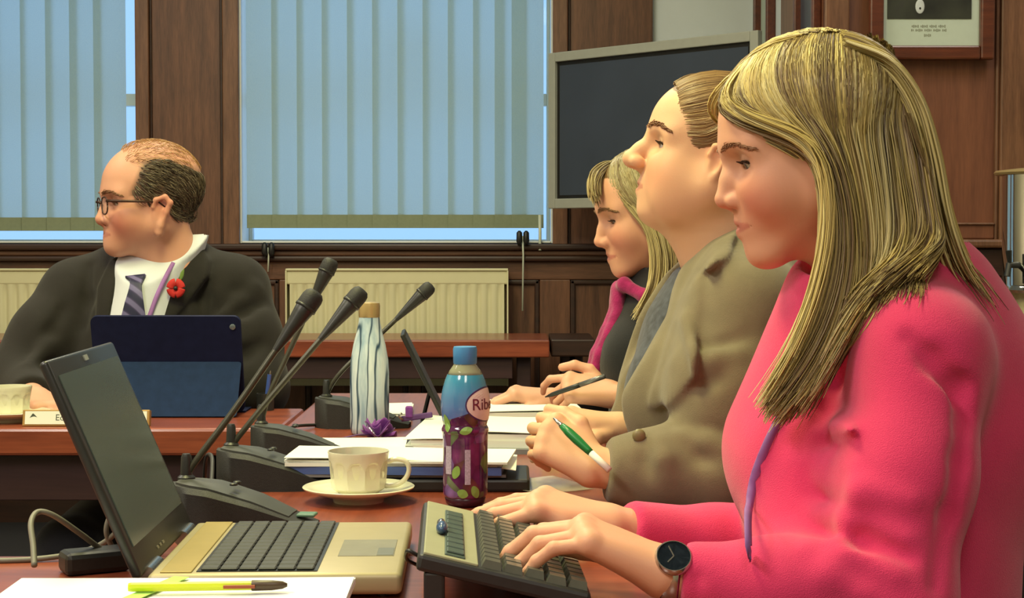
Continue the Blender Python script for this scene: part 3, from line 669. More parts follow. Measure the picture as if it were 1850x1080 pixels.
# white sheet on a dark notebook before the patterned bottle
tag(MB().box((-0.072, -0.115, 0), (0.072, 0.105, 0.010), 0.003).build('notebook', mat('dark_notebook', (44, 40, 44), 0.5), None), 'dark notebook under a white sheet before the patterned bottle', 'notebook').location = (-0.234, 2.765, T)
sh = tag(sheet(0, 0, 0, 0.170, 0.195, 0.03, 0.0006, 0.002, 3).build('loose_sheet', PAPER, None, 40), 'white loose sheet lying on a dark notebook', 'paper'); sh.location = (-0.262, 2.757, T + 0.0102)
# tall white bundle and open binder near the far women
stack('paper_stack', 'narrow white paper bundle beside the purple cloth flower', 'papers', -0.125, 2.92, T, 0.085, 0.36, math.radians(-3),
      [('sheet_stack', 0.012, PAPER, 0, 0, 0.0, 0, 0), ('sheet_stack', 0.008, PAPER, 0.003, 0.004, 0.03, 0, 0), ('top_sheet', 0.001, PAPER, 0, 0.0, -0.02, 0, 0)], wav=0.002)
stack('open_binder', 'open ring binder of white papers with yellow page marker', 'binder', 0.028, 2.86, T, 0.17, 0.26, math.radians(-4),
      [('cover', 0.008, GREYF, 0.005, -0.01, 0, 0.015, 0.01), ('sheet_stack', 0.012, PAPER, 0, 0, 0.0, 0, 0), ('sheet_stack', 0.010, PAPER, 0.002, 0.003, 0.03, 0, 0), ('top_sheet', 0.001, PAPER, 0, 0.0, -0.02, 0, 0)], wav=0.004)
bo = [q for q in bpy.data.objects if q.name.startswith('open_binder')][0]
MB().box((0.03, -0.131, 0.012), (0.06, -0.118, 0.034), 0.0005).build('page_marker', HL, bo)
MB().box((0.045, -0.06, 0.0345), (0.062, -0.035, 0.0375), 0.0005).build('paper_clip', mat('clip_khaki', (120, 124, 84), 0.4), bo)
stack('paper_stack', 'white papers before the woman with the magenta scarf', 'papers', 0.03, 3.25, T, 0.20, 0.22, math.radians(2),
      [('sheet_stack', 0.014, PAPER, 0, 0, 0.0, 0, 0), ('sheet_stack', 0.010, PAPER, -0.004, -0.003, -0.04, 0, 0), ('top_sheet', 0.001, PAPER, 0, 0.0, 0.02, 0, 0)], wav=0.003)
stack('paper_stack', 'white papers behind the marble-patterned bottle', 'papers', -0.285, 3.32, T, 0.17, 0.22, math.radians(2),
      [('sheet_stack', 0.012, PAPER, 0, 0, 0.0, 0, 0), ('top_sheet', 0.001, PAPER, 0, 0.0, 0.03, 0, 0)], wav=0.003)
# torn plastic wallet by the hands of the woman in grey
CLEAR, nt, bs = newmat('plastic_wallet'); bs.inputs['Base Color'].default_value = lin((214, 205, 190)); bs.inputs['Alpha'].default_value = 0.45; bs.inputs['Roughness'].default_value = 0.15
q = tag(sheet(0, 0, 0, 0.10, 0.12, 0.5, 0.0004, 0.004, 9).build('plastic_wallet', CLEAR, None, 40), 'clear plastic wallet lying beside the untidy paper stack', 'wallet'); q.location = (0.045, 2.36, T + 0.001)
# ================================================================ purple cloth flowers (bunched lanyards)
PURP = mat('purple_cloth', (122, 52, 148), 0.75, var=0.2, nscale=120, sheen=0.4); PURPD = mat('purple_ribbon', (92, 58, 116), 0.75, var=0.15)
def flower(loc, s, label, tail):
    o = empty('bunched_lanyard', loc, label=label, cat='lanyard'); rnd = random.Random(4)
    for i in range(11):
        a = i * 2.4; tilt = 0.25 + 0.09 * i; m = MB()
        def fn(u, v_):
            rr = s * (0.25 + 0.75 * u); th = (v_ - 0.5) * (1.5 - 0.5 * u)
            x = rr * math.cos(th) * math.cos(tilt); y = rr * math.sin(th); z = rr * math.sin(tilt) + 0.18 * s * math.sin(6 * v_ + i)
            return Vector((x * math.cos(a) - y * math.sin(a), x * math.sin(a) + y * math.cos(a), max(0.0008, z * 1.05)))
        m.grid(fn, 6, 7, 0.0008); m.build('fold', PURP, o, True)
    MB().tube([Vector(q) for q in spline(tail, 20)], 0.005, 6, flat=0.25).build('ribbon', PURPD, o, True)
    return o
fl = flower((wx(683, 2.92), 2.915, T + 0.002), 0.034, 'bunched purple lanyard resting at foot of patterned bottle', [(0.0, 0, 0.006), (-0.03, -0.005, 0.008), (-0.065, -0.01, 0.0015)])
MB().tube([(-0.014, -0.024, 0.022), (-0.006, -0.027, 0.012), (0.002, -0.028, 0.002)], 0.0022, 6).build('clip', STEEL, fl, True)
o = empty('lanyard_end', (wx(745, 3.02), 3.03, T + 0.026), label='small purple lanyard end with metal clip on papers', cat='lanyard')
MB().box((-0.014, -0.006, 0.0), (0.0, 0.006, 0.022), 0.003).build('toggle', PURP, o)
MB().box((-0.022, -0.004, -0.004), (0.036, 0.006, 0.006), 0.002, Matrix.Rotation(math.radians(-8), 4, 'Y')).build('ribbon', PURPD, o)
MB().tube([(-0.018, -0.006, -0.002), (-0.026, -0.008, 0.004), (-0.020, -0.008, 0.010)], 0.0022, 6).build('clip', STEEL, o, True)
# ================================================================ open laptop
LAPB = mat('laptop_beige', (172, 160, 124), 0.4, 0.15, var=0.03); LAPK = mat('laptop_keys', (52, 54, 52), 0.5, var=0.08, nscale=300); LAPD = mat('laptop_dark', (36, 38, 38), 0.35)
LAPG = mat('laptop_gold', (168, 148, 84), 0.4, 0.2, var=0.04); PADM = mat('touchpad', (128, 124, 104), 0.4)
hx0, hx1, ly0, ly1 = -0.362, -0.112, 1.618, 1.918; bt = T + 0.026
lap = empty('laptop', ((hx0 + hx1) / 2, (ly0 + ly1) / 2, T), math.radians(1.5), 'open laptop with dark screen beside stacked papers and desk keyboard', 'laptop')
hw_, hd_ = (hx1 - hx0) / 2, (ly1 - ly0) / 2
MB().box((-hw_, -hd_, 0.004), (hw_, hd_, 0.026), 0.006, seg=3).build('body', LAPB, lap, 40)
MB().box((-hw_ + 0.012, -hd_ + 0.006, 0.0255), (-hw_ + 0.043, hd_ - 0.006, 0.0275), 0.0008).build('speaker_strip', LAPG, lap)
for s in (-1, 1):
    for x in (-hw_ + 0.02, hw_ - 0.02): MB().lathe([(0.006, 0), (0.006, 0.005)], 10, c=(x, s * (hd_ - 0.02), 0)).build('foot', BLACKP, lap)
kx0, kx1 = -hw_ + 0.050, -hw_ + 0.163
MB().box((kx0 - 0.003, -hd_ + 0.010, 0.0262), (kx1 + 0.003, hd_ - 0.010, 0.0268)).build('keyboard_well', LAPD, lap)
km = MB(); km.box((-0.0088, -0.0088, 0), (0.0088, 0.0088, 0.0026), 0.0012, seg=1); kme = km.mesh('key'); kme.materials.append(LAPK)
nrow = 6
for r in range(nrow):
    for c in range(14):
        q = bpy.data.objects.new('key', kme); link(q, lap); q.location = (kx0 + 0.0095 + r * (kx1 - kx0 - 0.019) / (nrow - 1), -hd_ + 0.022 + c * (2 * hd_ - 0.044) / 13, 0.0268)
MB().box((hw_ - 0.070, -0.062, 0.0258), (hw_ - 0.012, 0.030, 0.0266), 0.0003).build('touchpad', PADM, lap)
MB().box((hw_ - 0.030, -0.060, 0.0266), (hw_ - 0.013, -0.02, 0.0270), 0.0002).build('touchpad_button', mat('pad_button', (104, 106, 96), 0.4), lap)
# hinge barrels and lid
for y in (-hd_ + 0.05, hd_ - 0.05): MB().tube([(-hw_ - 0.004, y - 0.028, 0.021), (-hw_ - 0.004, y + 0.028, 0.021)], 0.0085, 12).build('hinge', STEEL, lap, 40)
lean = math.radians(23); LH = 0.232
Ml = Matrix.Translation((-hw_ - 0.004, 0, 0.023)) @ Matrix.Rotation(-lean, 4, 'Y')
lid = MB().box((-0.010, -hd_, 0.0), (0.0, hd_, LH), 0.004, Ml, 3).build('lid', LAPD, lap, 40)
SCRM = mat('laptop_screen', (84, 94, 92), 0.18, var=0.06, nscale=3, spec=0.7)
MB().box((0.0, -hd_ + 0.014, 0.030), (0.0012, hd_ - 0.014, LH - 0.018), 0.0, Ml).build('screen', SCRM, lid)
MB().box((0.0, -0.012, LH - 0.012), (0.0014, 0.004, LH - 0.006), 0.0, Ml).build('webcam', mat('webcam_grey', (150, 156, 152), 0.3), lid)
for y in (-0.05, -0.035, -0.02): MB().box((0.0, y, 0.010), (0.001, y + 0.008, 0.013), 0, Ml).build('lid_marking', PADM, lid)
# ================================================================ stenographer-style desk keyboard
KBB = mat('keyboard_black', (36, 36, 38), 0.5, var=0.1, nscale=100); KBP = mat('keyboard_panel', (154, 154, 122), 0.5, var=0.03); KBI = mat('keyboard_insert', (66, 82, 74), 0.4, var=0.08)
KEYM = mat('keyboard_keys', (84, 86, 76), 0.35, var=0.1, nscale=60, coat=0.2)
KX, KY = 0.165, 0.315; slope = math.atan2(0.040, KX)
kb = empty('desk_keyboard', (-0.011, 1.715, T), math.radians(2.2), 'black wedge desk keyboard with beige control panel under typing hands', 'keyboard')
Mk = Matrix.Translation((-KX / 2, 0, 0.058)) @ Matrix.Rotation(slope, 4, 'Y')     # local +x runs down toward the typist
MB().box((0, -KY / 2, -0.0165), (KX * 1.02, KY / 2, 0.0), 0.004, Mk).build('body', KBB, kb)
for y in (-KY / 2 + 0.014, KY / 2 - 0.014): MB().box((-KX / 2 + 0.004, y - 0.012, 0), (-KX / 2 + 0.024, y + 0.012, 0.04), 0.003).build('leg', KBB, kb)
for y in (-KY / 2 + 0.03, KY / 2 - 0.03): MB().box((KX / 2 - 0.03, y - 0.012, 0), (KX / 2 - 0.012, y + 0.012, 0.006), 0.002).build('foot', KBB, kb)
MB().box((0.004, -KY / 2 + 0.004, -0.001), (0.057, KY / 2 - 0.006, 0.0022), 0.001, Mk).build('control_panel', KBP, kb)
ins = MB().box((0.024, -KY / 2 + 0.012, 0.001), (0.044, KY / 2 - 0.05, 0.004), 0.001, Mk).build('button_strip', KBI, kb)
for i in range(9): MB().box((0.0255, -KY / 2 + 0.018 + i * 0.0262, 0.0035), (0.0425, -KY / 2 + 0.038 + i * 0.0262, 0.0062), 0.001, Mk).build('button', KBI, ins)
lv = MB().sphere((0.0195, -0.035, 0.008), (0.006, 0.016, 0.0065), 14, Mk).build('pointer_stub', mat('stub_blue', (58, 84, 122), 0.25), kb, True)
MB().sphere((0.0185, -0.012, 0.008), (0.0045, 0.012, 0.005), 12, Mk).build('stub_tip', STEEL, lv, True)
km = MB()
def taper(m, a, c, h, M=None):
    lo = [(-a, -c, 0), (a, -c, 0), (a, c, 0), (-a, c, 0)]; hi = [(-a * .78, -c * .78, h), (a * .78, -c * .78, h), (a * .78, c * .78, h), (-a * .78, c * .78, h)]
    m._add([Vector(p) for p in lo + hi], [[3, 2, 1, 0], [4, 5, 6, 7], [0, 1, 5, 4], [1, 2, 6, 5], [2, 3, 7, 6], [3, 0, 4, 7]])
taper(km, 0.0096, 0.0096, 0.0075); kme = km.mesh('key'); kme.materials.append(KEYM)
for r in range(5):
    for c in range(14):
        q = bpy.data.objects.new('key', kme); link(q, kb)
        q.matrix_local = Mk @ Matrix.Translation((0.070 + r * 0.0212, -KY / 2 + 0.016 + c * 0.0212 + 0.003 * (r % 3), 0.0))
MB().tube([Vector(q) for q in spline([(-KX / 2 - 0.002, -0.1, 0.045), (-KX / 2 - 0.012, -0.10, 0.05), (-KX / 2 - 0.014, -0.08, 0.038), (-KX / 2 - 0.004, -0.06, 0.028)], 14)], 0.002, 6).build('cable', BLACKP, kb, True)
# ================================================================ tablet in its case
NAVY = mat('tablet_navy', (24, 30, 60), 0.6, var=0.12, nscale=60, spec=0.12); NAVY2 = mat('case_flap', (28, 46, 80), 0.7, var=0.12, nscale=60, spec=0.10)
tb = empty('tablet', (wx(299, 3.32), 3.32, T), 0.0, 'dark navy tablet in folding case propped on the table', 'tablet')
def rrect(w_, h_, r, n=6):
    pts = []
    for cx_, cy_, a0 in ((w_ / 2 - r, h_ - r, 0), (-w_ / 2 + r, h_ - r, 90), (-w_ / 2 + r, r, 180), (w_ / 2 - r, r, 270)):
        for i in range(n + 1):
            a = math.radians(a0 + 90 * i / n); pts.append((cx_ + r * math.cos(a), cy_ + r * math.sin(a)))
    return pts
TW, TH = 0.300, 0.205; tl = math.radians(16)
Mt = Matrix.Translation((0, 0.055, 0.004)) @ Matrix.Rotation(tl, 4, 'X') @ Matrix.Rotation(math.pi / 2, 4, 'X')
MB().prism(rrect(TW, TH, 0.014), 0.008, Mt).build('slab', NAVY, tb, 40)
c0 = Mt @ Vector((TW / 2 - 0.016, TH - 0.022, 0.008))
MB().lathe([(0, 0.003), (0.0045, 0.003), (0.006, 0.002), (0.006, -0.002)], 20, M=Matrix.Translation(c0) @ (Matrix.Rotation(tl, 4, 'X') @ Matrix.Rotation(math.pi / 2, 4, 'X'))).build('camera_lens', mat('lens_grey', (120, 134, 146), 0.2, 0.4), tb, 40)
pm = Mt @ Vector((0, TH * 0.52, 0.0085))
ang_f = math.atan2(pm.z - 0.002, pm.y + 0.045)
Mf = Matrix.Translation((0, -0.045, 0.001)) @ Matrix.Rotation(ang_f, 4, 'X')
fl_len = math.hypot(pm.y + 0.045, pm.z) ; MB().prism(rrect(TW - 0.004, fl_len, 0.006), 0.0035, Mf).build('case_flap', NAVY2, tb, 40)
MB().box((-TW / 2, 0.052, 0.0), (TW / 2, 0.15, 0.004), 0.001).build('case_base', NAVY, tb)
# ================================================================ name plate
npx = empty('name_plate', (wx(153, 3.125), 3.125, T), 0, 'white name card in gilt-edged wooden holder before the tablet', 'name plate')
GILT = mat('gilt_wood', (168, 132, 74), 0.4, 0.2, var=0.05)
Mn = Matrix.Rotation(math.radians(-12), 4, 'X'); nw, nh = 0.24, 0.031
MB().box((-nw / 2, -0.004, 0.0), (nw / 2, 0.012, nh), 0.0015, Mn).build('holder', GILT, npx)
MB().box((-nw / 2 + 0.005, -0.0048, 0.0035), (nw / 2 - 0.005, -0.0038, nh - 0.003), 0, Mn).build('card', PAPER, npx)
Mtx = Mn @ Matrix.Translation((-nw / 2 + 0.075, -0.0049, nh / 2)) @ Matrix.Rotation(math.pi / 2, 4, 'X')
INK = mat('name_ink', (64, 72, 58), 0.6)
text_obj('lettering', 'Edu', 0.017, Mtx, INK, npx, 0.0001)
MB().prism([(-0.006, 0), (-0.001, 0.008), (0.001, 0.008), (0.008, 0.001), (0.002, 0.003), (-0.002, 0.002)], 0.0002, Mn @ Matrix.Translation((-nw / 2 + 0.02, -0.0049, nh * 0.5)) @ Matrix.Rotation(math.pi / 2, 4, 'X')).build('crest', INK, npx)
# ================================================================ slim screen seen edge-on, blue pen, phone
dvc = empty('slim_tablet', (wx(808, 3.18), 3.18, T), math.radians(2.9), 'slim black tablet leaning on a stand behind the purple bottle', 'tablet')
Md = Matrix.Rotation(math.radians(-26), 4, 'Y')
MB().box((-0.004, -0.09, 0.004), (0.004, 0.09, 0.195), 0.002, Md).build('slab', BLACKM, dvc)
MB().box((0.004, -0.083, 0.012), (0.0046, 0.083, 0.187), 0, Md).build('screen', TVS, dvc)
MB().box((-0.052, -0.05, 0.0), (0.02, 0.05, 0.005), 0.002).tube([(-0.048, 0, 0.004), (-0.032, 0, 0.068)], 0.004, 8).build('stand', BLACKM, dvc)
BP = mat('blue_pen', (66, 92, 168), 0.3)
o = empty('blue_pen', (wx(478, 3.42), 3.42, T), 0, 'upright blue pen in dark holder by the suited man\'s sleeve', 'pen')
MB().lathe([(0, 0), (0.018, 0), (0.018, 0.035), (0.0155, 0.035), (0.0155, 0.004), (0, 0.004)], 20).build('holder', BLACKM, o, 40)
MB().tube([(0, 0, 0.005), (0.009, 0, 0.074)], 0.0042, 8).build('barrel', BP, o, 40)
MB().tube([(0.009, 0, 0.074), (0.0102, 0, 0.082)], [0.003, 0.0022], 8).build('button', STEEL, o, 40)
# ================================================================ cables and power brick
CAB = mat('grey_cable', (118, 116, 104), 0.5, var=0.1); CABD = mat('dark_cable', (40, 40, 40), 0.5)
def cable(pts, r, m_, label, name='cable'):
    return tag(MB().tube([Vector(q) for q in spline(pts, 60)], r, 8).build(name, m_, None, True), label, 'cable')
zc = T + 0.0035
cable([P(62, 1022, 1.66), P(60, 985, 1.68), P(56, 945, 1.70), P(68, 925, 1.72), P(95, 930, 1.73), P(140, 960, 1.75), P(180, 990, 1.77), (wx(215, 1.78), 1.78, zc)], 0.0031, CAB, 'grey cable looping upward at the table edge by the papers')
cable([(-0.98, 1.80, zc), (-0.80, 1.815, zc), (-0.62, 1.80, zc), (-0.52, 1.81, zc), (-0.46, 1.83, zc + 0.01), P(228, 938, 1.80), P(205, 925, 1.82), P(192, 960, 1.82), (wx(205, 1.83), 1.83, zc)], 0.0031, CAB, 'grey cable running along table edge and curling behind laptop')
pbk = tag(MB().box((-0.035, -0.02, 0), (0.035, 0.02, 0.024), 0.006).build('power_brick', BLACKM, None), 'small black power brick beside the open laptop', 'power adapter'); pbk.location = (-0.445, 1.76, T); pbk.rotation_euler = (0, 0, 0.5)
cable([(-0.44, 2.36, zc), (-0.425, 2.30, T + 0.05), (-0.41, 2.26, T + 0.055), (-0.40, 2.20, T + 0.03), (-0.395, 2.15, zc)], 0.003, CABD, 'dark microphone cable looping between the two nearest microphone bases')
cable([(-0.255, 1.985, zc), (-0.21, 1.965, zc), (-0.17, 1.975, zc), (-0.125, 1.945, zc)], 0.0016, CABD, 'thin dark cable lying on table before the saucer')
cable([(-0.36, 3.12, zc), (-0.40, 3.06, zc + 0.004), (-0.41, 3.0, zc), (-0.38, 2.92, zc)], 0.003, CABD, 'dark cable curling left of the farthest microphone base')
# ================================================================ urn and its sideboard by the panelled wall
sb = empty('sideboard', (1.75, 4.62, 0), label='dark wooden sideboard under the chrome urn', cat='sideboard')
MB().box((-0.55, -0.25, 0.08), (0.9, 0.25, 0.78), 0.004).build('carcass', W_DARK, sb); MB().box((-0.57, -0.27, 0.78), (0.92, 0.27, 0.81), 0.005).build('top', W_PANEL, sb)
for x in (-0.5, 0.82):
    for y in (-0.2, 0.2): MB().box((x - 0.03, y - 0.03, 0), (x + 0.03, y + 0.03, 0.08)).build('leg', W_DARK, sb)
for x in (-0.52, -0.04, 0.44): MB().box((x, -0.262, 0.11), (x + 0.43, -0.25, 0.75), 0.003).build('door', W_PANEL, sb)
ur = empty('urn', (wx(1813, 4.6) + 0.115, 4.6, 0.81), label='tall polished chrome urn with black tap beside panelled wall', cat='urn')
CHROME = mat('chrome', (205, 205, 198), 0.07, 1.0, var=0.01)
zu = [P(1820, y, 4.6).z - 0.81 for y in (520, 312)]
MB().lathe([(0, 0.0), (0.10, 0.0), (0.105, 0.01), (0.105, 0.03), (0.085, 0.04), (0.080, zu[0] - 0.03), (0.09, zu[0] - 0.012), (0.0, zu[0] - 0.012)], 40).build('stand', mat('urn_cream', (186, 178, 140), 0.4), ur, 40)
MB().lathe([(0.0, zu[0] - 0.012), (0.118, zu[0] - 0.012), (0.124, zu[0] - 0.004), (0.118, zu[0] + 0.004), (0.115, zu[0] + 0.01), (0.115, zu[1] - 0.006), (0, zu[1] - 0.006)], 48).build('body', CHROME, ur, 40)
MB().lathe([(0.0, zu[1] - 0.006), (0.136, zu[1] - 0.006), (0.140, zu[1]), (0.134, zu[1] + 0.006), (0.08, zu[1] + 0.012), (0.02, zu[1] + 0.016), (0.012, zu[1] + 0.03), (0.0, zu[1] + 0.032)], 48).build('lid', W_STILE if False else COPPER, ur, 40)
zt_ = P(1823, 478, 4.6).z - 0.81; ta = math.radians(215)
tx, ty = 0.115 * math.cos(ta), 0.115 * math.sin(ta)
tp = MB().tube([(tx, ty, zt_), (tx * 1.35, ty * 1.35, zt_), (tx * 1.4, ty * 1.4, zt_ - 0.03)], 0.009, 10).build('tap', BLACKM, ur, 40)
MB().tube([(tx * 1.32, ty * 1.32, zt_ + 0.008), (tx * 1.36, ty * 1.36, zt_ + 0.04)], [0.006, 0.009], 10).build('tap_handle', BLACKM, tp, 40)
# ================================================================ implicit-surface modelling for people and cloth
f32 = np.float32
class SDF:
    def __init__(s, lo, hi, h):
        s.h = h; s.lo = np.array(lo, float); n = np.ceil((np.array(hi, float) - s.lo) / h).astype(int) + 1
        s.ax = [(s.lo[i] + h * np.arange(n[i])).astype(f32) for i in range(3)]; s.n = n
        s.D = np.full(tuple(n), 0.2, f32)
    def sl(s, lo, hi):
        a = np.clip(np.floor((np.array(lo) - s.lo) / s.h).astype(int), 0, s.n); b = np.clip(np.ceil((np.array(hi) - s.lo) / s.h).astype(int) + 1, 0, s.n)
        if np.any(b <= a): return None
        S_ = tuple(slice(int(x), int(y)) for x, y in zip(a, b))
        X, Y, Z = (s.ax[i][S_[i]] for i in range(3))
        return S_, X[:, None, None], Y[None, :, None], Z[None, None, :]
    def op(s, lo, hi, fn, k, mode):
        pad = max(k, 0) + 4 * s.h
        q = s.sl(np.array(lo) - pad, np.array(hi) + pad)
        if q is None: return s
        S_, X, Y, Z = q; d = fn(X, Y, Z).astype(f32); A = s.D[S_]
        if mode == 'sub': A = -A
        if k > 0:
            hh = np.maximum(k - np.abs(A - d), 0) / k; R = np.minimum(A, d) - hh * hh * (k * 0.25)
        else: R = np.minimum(A, d)
        s.D[S_] = -R if mode == 'sub' else R
        return s
    def cone(s, a, b, ra, rb, k=0.01, mode='add'):
        a = np.array(a, float); b = np.array(b, float); ba = b - a; L2 = float(ba @ ba) + 1e-12; R = max(ra, rb)
        def fn(X, Y, Z):
            px, py, pz = X - f32(a[0]), Y - f32(a[1]), Z - f32(a[2])
            t = np.clip((px * f32(ba[0]) + py * f32(ba[1]) + pz * f32(ba[2])) / f32(L2), 0, 1)
            return np.sqrt((px - t * f32(ba[0])) ** 2 + (py - t * f32(ba[1])) ** 2 + (pz - t * f32(ba[2])) ** 2) - (f32(ra) + t * f32(rb - ra))
        return s.op(np.minimum(a, b) - R, np.maximum(a, b) + R, fn, k, mode)
    def chain(s, pts, rad, k=0.01, mode='add'):
        for i in range(len(pts) - 1): s.cone(pts[i], pts[i + 1], rad[i], rad[i + 1], k, mode)
        return s
    def ell(s, c, r, R=None, k=0.01, mode='add'):
        c = np.array(c, float); r = np.array(r, float); R = np.eye(3) if R is None else np.array(R); M = r.max()
        def fn(X, Y, Z):
            p = [X - f32(c[0]), Y - f32(c[1]), Z - f32(c[2])]
            q = [sum(f32(R[j, i]) * p[j] for j in range(3)) for i in range(3)]   # R columns are the ellipsoid axes
            k0 = np.sqrt(sum((q[i] / f32(r[i])) ** 2 for i in range(3))); k1 = np.sqrt(sum((q[i] / f32(r[i] ** 2)) ** 2 for i in range(3))) + f32(1e-6)
            return k0 * (k0 - 1) / k1
        return s.op(c - M, c + M, fn, k, mode)
    def prism_y(s, poly, y0, y1, k=0.004, mode='sub'):
        """convex polygon in (x,z), extruded along y"""
        q = np.array(poly, float); c = q.mean(0)
        def fn(X, Y, Z):
            d = np.maximum(f32(y0) - Y, Y - f32(y1)) + 0 * X + 0 * Z
            for a, b in zip(q, np.roll(q, -1, 0)):
                e = b - a; n = np.array([e[1], -e[0]]); n /= np.linalg.norm(n)
                if n @ (c - a) > 0: n = -n
                d = np.maximum(d, (X - f32(a[0])) * f32(n[0]) + (Z - f32(a[1])) * f32(n[1]))
            return d
        lo = q.min(0); hi = q.max(0)
        return s.op((lo[0], y0, lo[1]), (hi[0], y1, hi[1]), fn, k, mode)
    def raise_poly(s, poly, y0, y1, amount, k=0.003):
        """lift the surface inside a convex (x,z) polygon by amount: a cloth layer with real thickness"""
        q = np.array(poly, float); c = q.mean(0); pad = amount + 4 * s.h
        b = s.sl((q[:, 0].min() - pad, y0, q[:, 1].min() - pad), (q[:, 0].max() + pad, y1, q[:, 1].max() + pad))
        if b is None: return s
        S_, X, Y, Z = b; d = 0 * X + 0 * Y + 0 * Z - f32(1)
        for a, e in zip(q, np.roll(q, -1, 0)):
            v = e - a; n = np.array([v[1], -v[0]]); n /= np.linalg.norm(n)
            if n @ (c - a) > 0: n = -n
            d = np.maximum(d, (X - f32(a[0])) * f32(n[0]) + (Z - f32(a[1])) * f32(n[1]))
        A = s.D[S_]; B = np.maximum(A - f32(amount), d); hh = np.maximum(k - np.abs(A - B), 0) / k
        s.D[S_] = np.minimum(A, B) - hh * hh * (k * 0.25) * (np.abs(d) < 0.02); return s
    def half(s, p, n, lo, hi, k=0.003):
        """cut away everything on the +n side of the plane inside the box lo..hi"""
        n = np.array(n, float); n /= np.linalg.norm(n); c0 = float(n @ np.array(p))
        def fn(X, Y, Z): return f32(c0) - (X * f32(n[0]) + Y * f32(n[1]) + Z * f32(n[2]))
        return s.op(lo, hi, fn, k, 'sub')
    def mesh(s):
        D = s.D; I = D < 0; nx, ny, nz = D.shape
        c = I[:-1, :-1, :-1].astype(np.int8)
        for i in (0, 1):
            for j in (0, 1):
                for k in (0, 1):
                    if i or j or k: c = c + I[i:nx - 1 + i, j:ny - 1 + j, k:nz - 1 + k]
        act = (c > 0) & (c < 8); idx = np.argwhere(act); N = len(idx)
        ids = np.full(act.shape, -1, np.int64); ids[act] = np.arange(N)
        cor = np.array([(i, j, k) for i in (0, 1) for j in (0, 1) for k in (0, 1)])
        V = np.stack([D[idx[:, 0] + q[0], idx[:, 1] + q[1], idx[:, 2] + q[2]] for q in cor], 1)
        acc = np.zeros((N, 3)); cnt = np.zeros(N)
        for a in range(8):
            for b in range(a + 1, 8):
                if np.abs(cor[a] - cor[b]).sum() != 1: continue
                va, vb = V[:, a], V[:, b]; m = (va < 0) != (vb < 0)
                t = np.where(m, va / np.where(m, va - vb, 1), 0)
                acc += m[:, None] * (cor[a] + t[:, None] * (cor[b] - cor[a])); cnt += m
        P_ = s.lo + s.h * (idx + acc / cnt[:, None])
        F_ = []
        for ax in range(3):
            sa = [slice(None)] * 3; sb = [slice(None)] * 3; sa[ax] = slice(0, -1); sb[ax] = slice(1, None)
            E = I[tuple(sa)] != I[tuple(sb)]; e = np.argwhere(E); u, v = (ax + 1) % 3, (ax + 2) % 3
            ok = (e[:, u] > 0) & (e[:, v] > 0) & (e[:, u] < act.shape[u]) & (e[:, v] < act.shape[v]) & (e[:, ax] < act.shape[ax]); e = e[ok]
            def g(du, dv):
                q = e.copy(); q[:, u] += du; q[:, v] += dv; return ids[q[:, 0], q[:, 1], q[:, 2]]
            Q = np.stack([g(-1, -1), g(0, -1), g(0, 0), g(-1, 0)], 1)
            ins = I[e[:, 0], e[:, 1], e[:, 2]]; Q[~ins] = Q[~ins][:, ::-1]; F_.append(Q)
        Q = np.concatenate(F_); Q = Q[(Q >= 0).all(1)]
        return P_, Q
    def front(s, x, z, y0=None, default=None):
        """first y (coming from the camera side) where the surface is met at x,z"""
        i = int(round((x - s.lo[0]) / s.h)); k = int(round((z - s.lo[2]) / s.h))
        if not (0 <= i < s.n[0] and 0 <= k < s.n[2]): return default
        col = s.D[i, :, k]; q = np.argmax(col < 0)
        if col[q] >= 0: return default
        if q == 0: return float(s.ax[1][0])
        a, b = col[q - 1], col[q]; return float(s.ax[1][q - 1] + s.h * a / (a - b))
    def front_px(s, px, py, Y, off=0.0, it=3, default=None):
        """point on the surface seen at pixel px,py near depth Y"""
        p = P(px, py, Y)
        for _ in range(it):
            y = s.front(p.x, p.z)
            if y is None: return p if default is None else default
            p = P(px, py, y)
        return Vector((p.x, p.y - off, p.z))
    def march(s, p, d, n=400):
        """walk from p along d until the surface is met"""
        p = np.array(list(p), float); d = np.array(list(d), float); d /= np.linalg.norm(d); st = s.h * 0.5
        for _ in range(n):
            i = np.round((p - s.lo) / s.h).astype(int)
            if np.all(i >= 0) and np.all(i < s.n) and s.D[tuple(i)] < 0: return Vector(p - d * st * 0.5)
            p = p + d * st
        return None
    def smooth(s, n=1):
        for _ in range(n):
            D = s.D
            for ax in range(3):
                n = D.shape[ax]; A = np.take(D, np.maximum(np.arange(n) - 1, 0), ax); B = np.take(D, np.minimum(np.arange(n) + 1, n - 1), ax); D = (A + 2 * D + B) * f32(0.25)
            s.D = D
        return s
def np_mesh(name, V, Q, m, parent=None, col=None, smooth=True):
    me = bpy.data.meshes.new(name); V = np.asarray(V, f32); Q = np.asarray(Q, np.int32)
    me.vertices.add(len(V)); me.vertices.foreach_set('co', V.ravel())
    k = Q.shape[1]; me.loops.add(Q.size); me.loops.foreach_set('vertex_index', Q.ravel())
    me.polygons.add(len(Q)); me.polygons.foreach_set('loop_start', np.arange(0, Q.size, k, dtype=np.int32)); 
    me.update(calc_edges=True); me.validate()
    if smooth: me.shade_smooth()
    if col is not None:
        ca = me.color_attributes.new('Col', 'FLOAT_COLOR', 'POINT'); c4 = np.ones((len(V), 4), f32); c4[:, :3] = col; ca.data.foreach_set('color', c4.ravel())
    me.materials.append(m); o = bpy.data.objects.new(name, me); link(o, parent); return o
def merge(parts):
    Vs, Qs, n = [], [], 0
    for V, Q in parts: Vs.append(V); Qs.append(Q + n); n += len(V)
    return np.concatenate(Vs), np.concatenate(Qs)
def srgb(c): return np.array(lin(c)[:3])
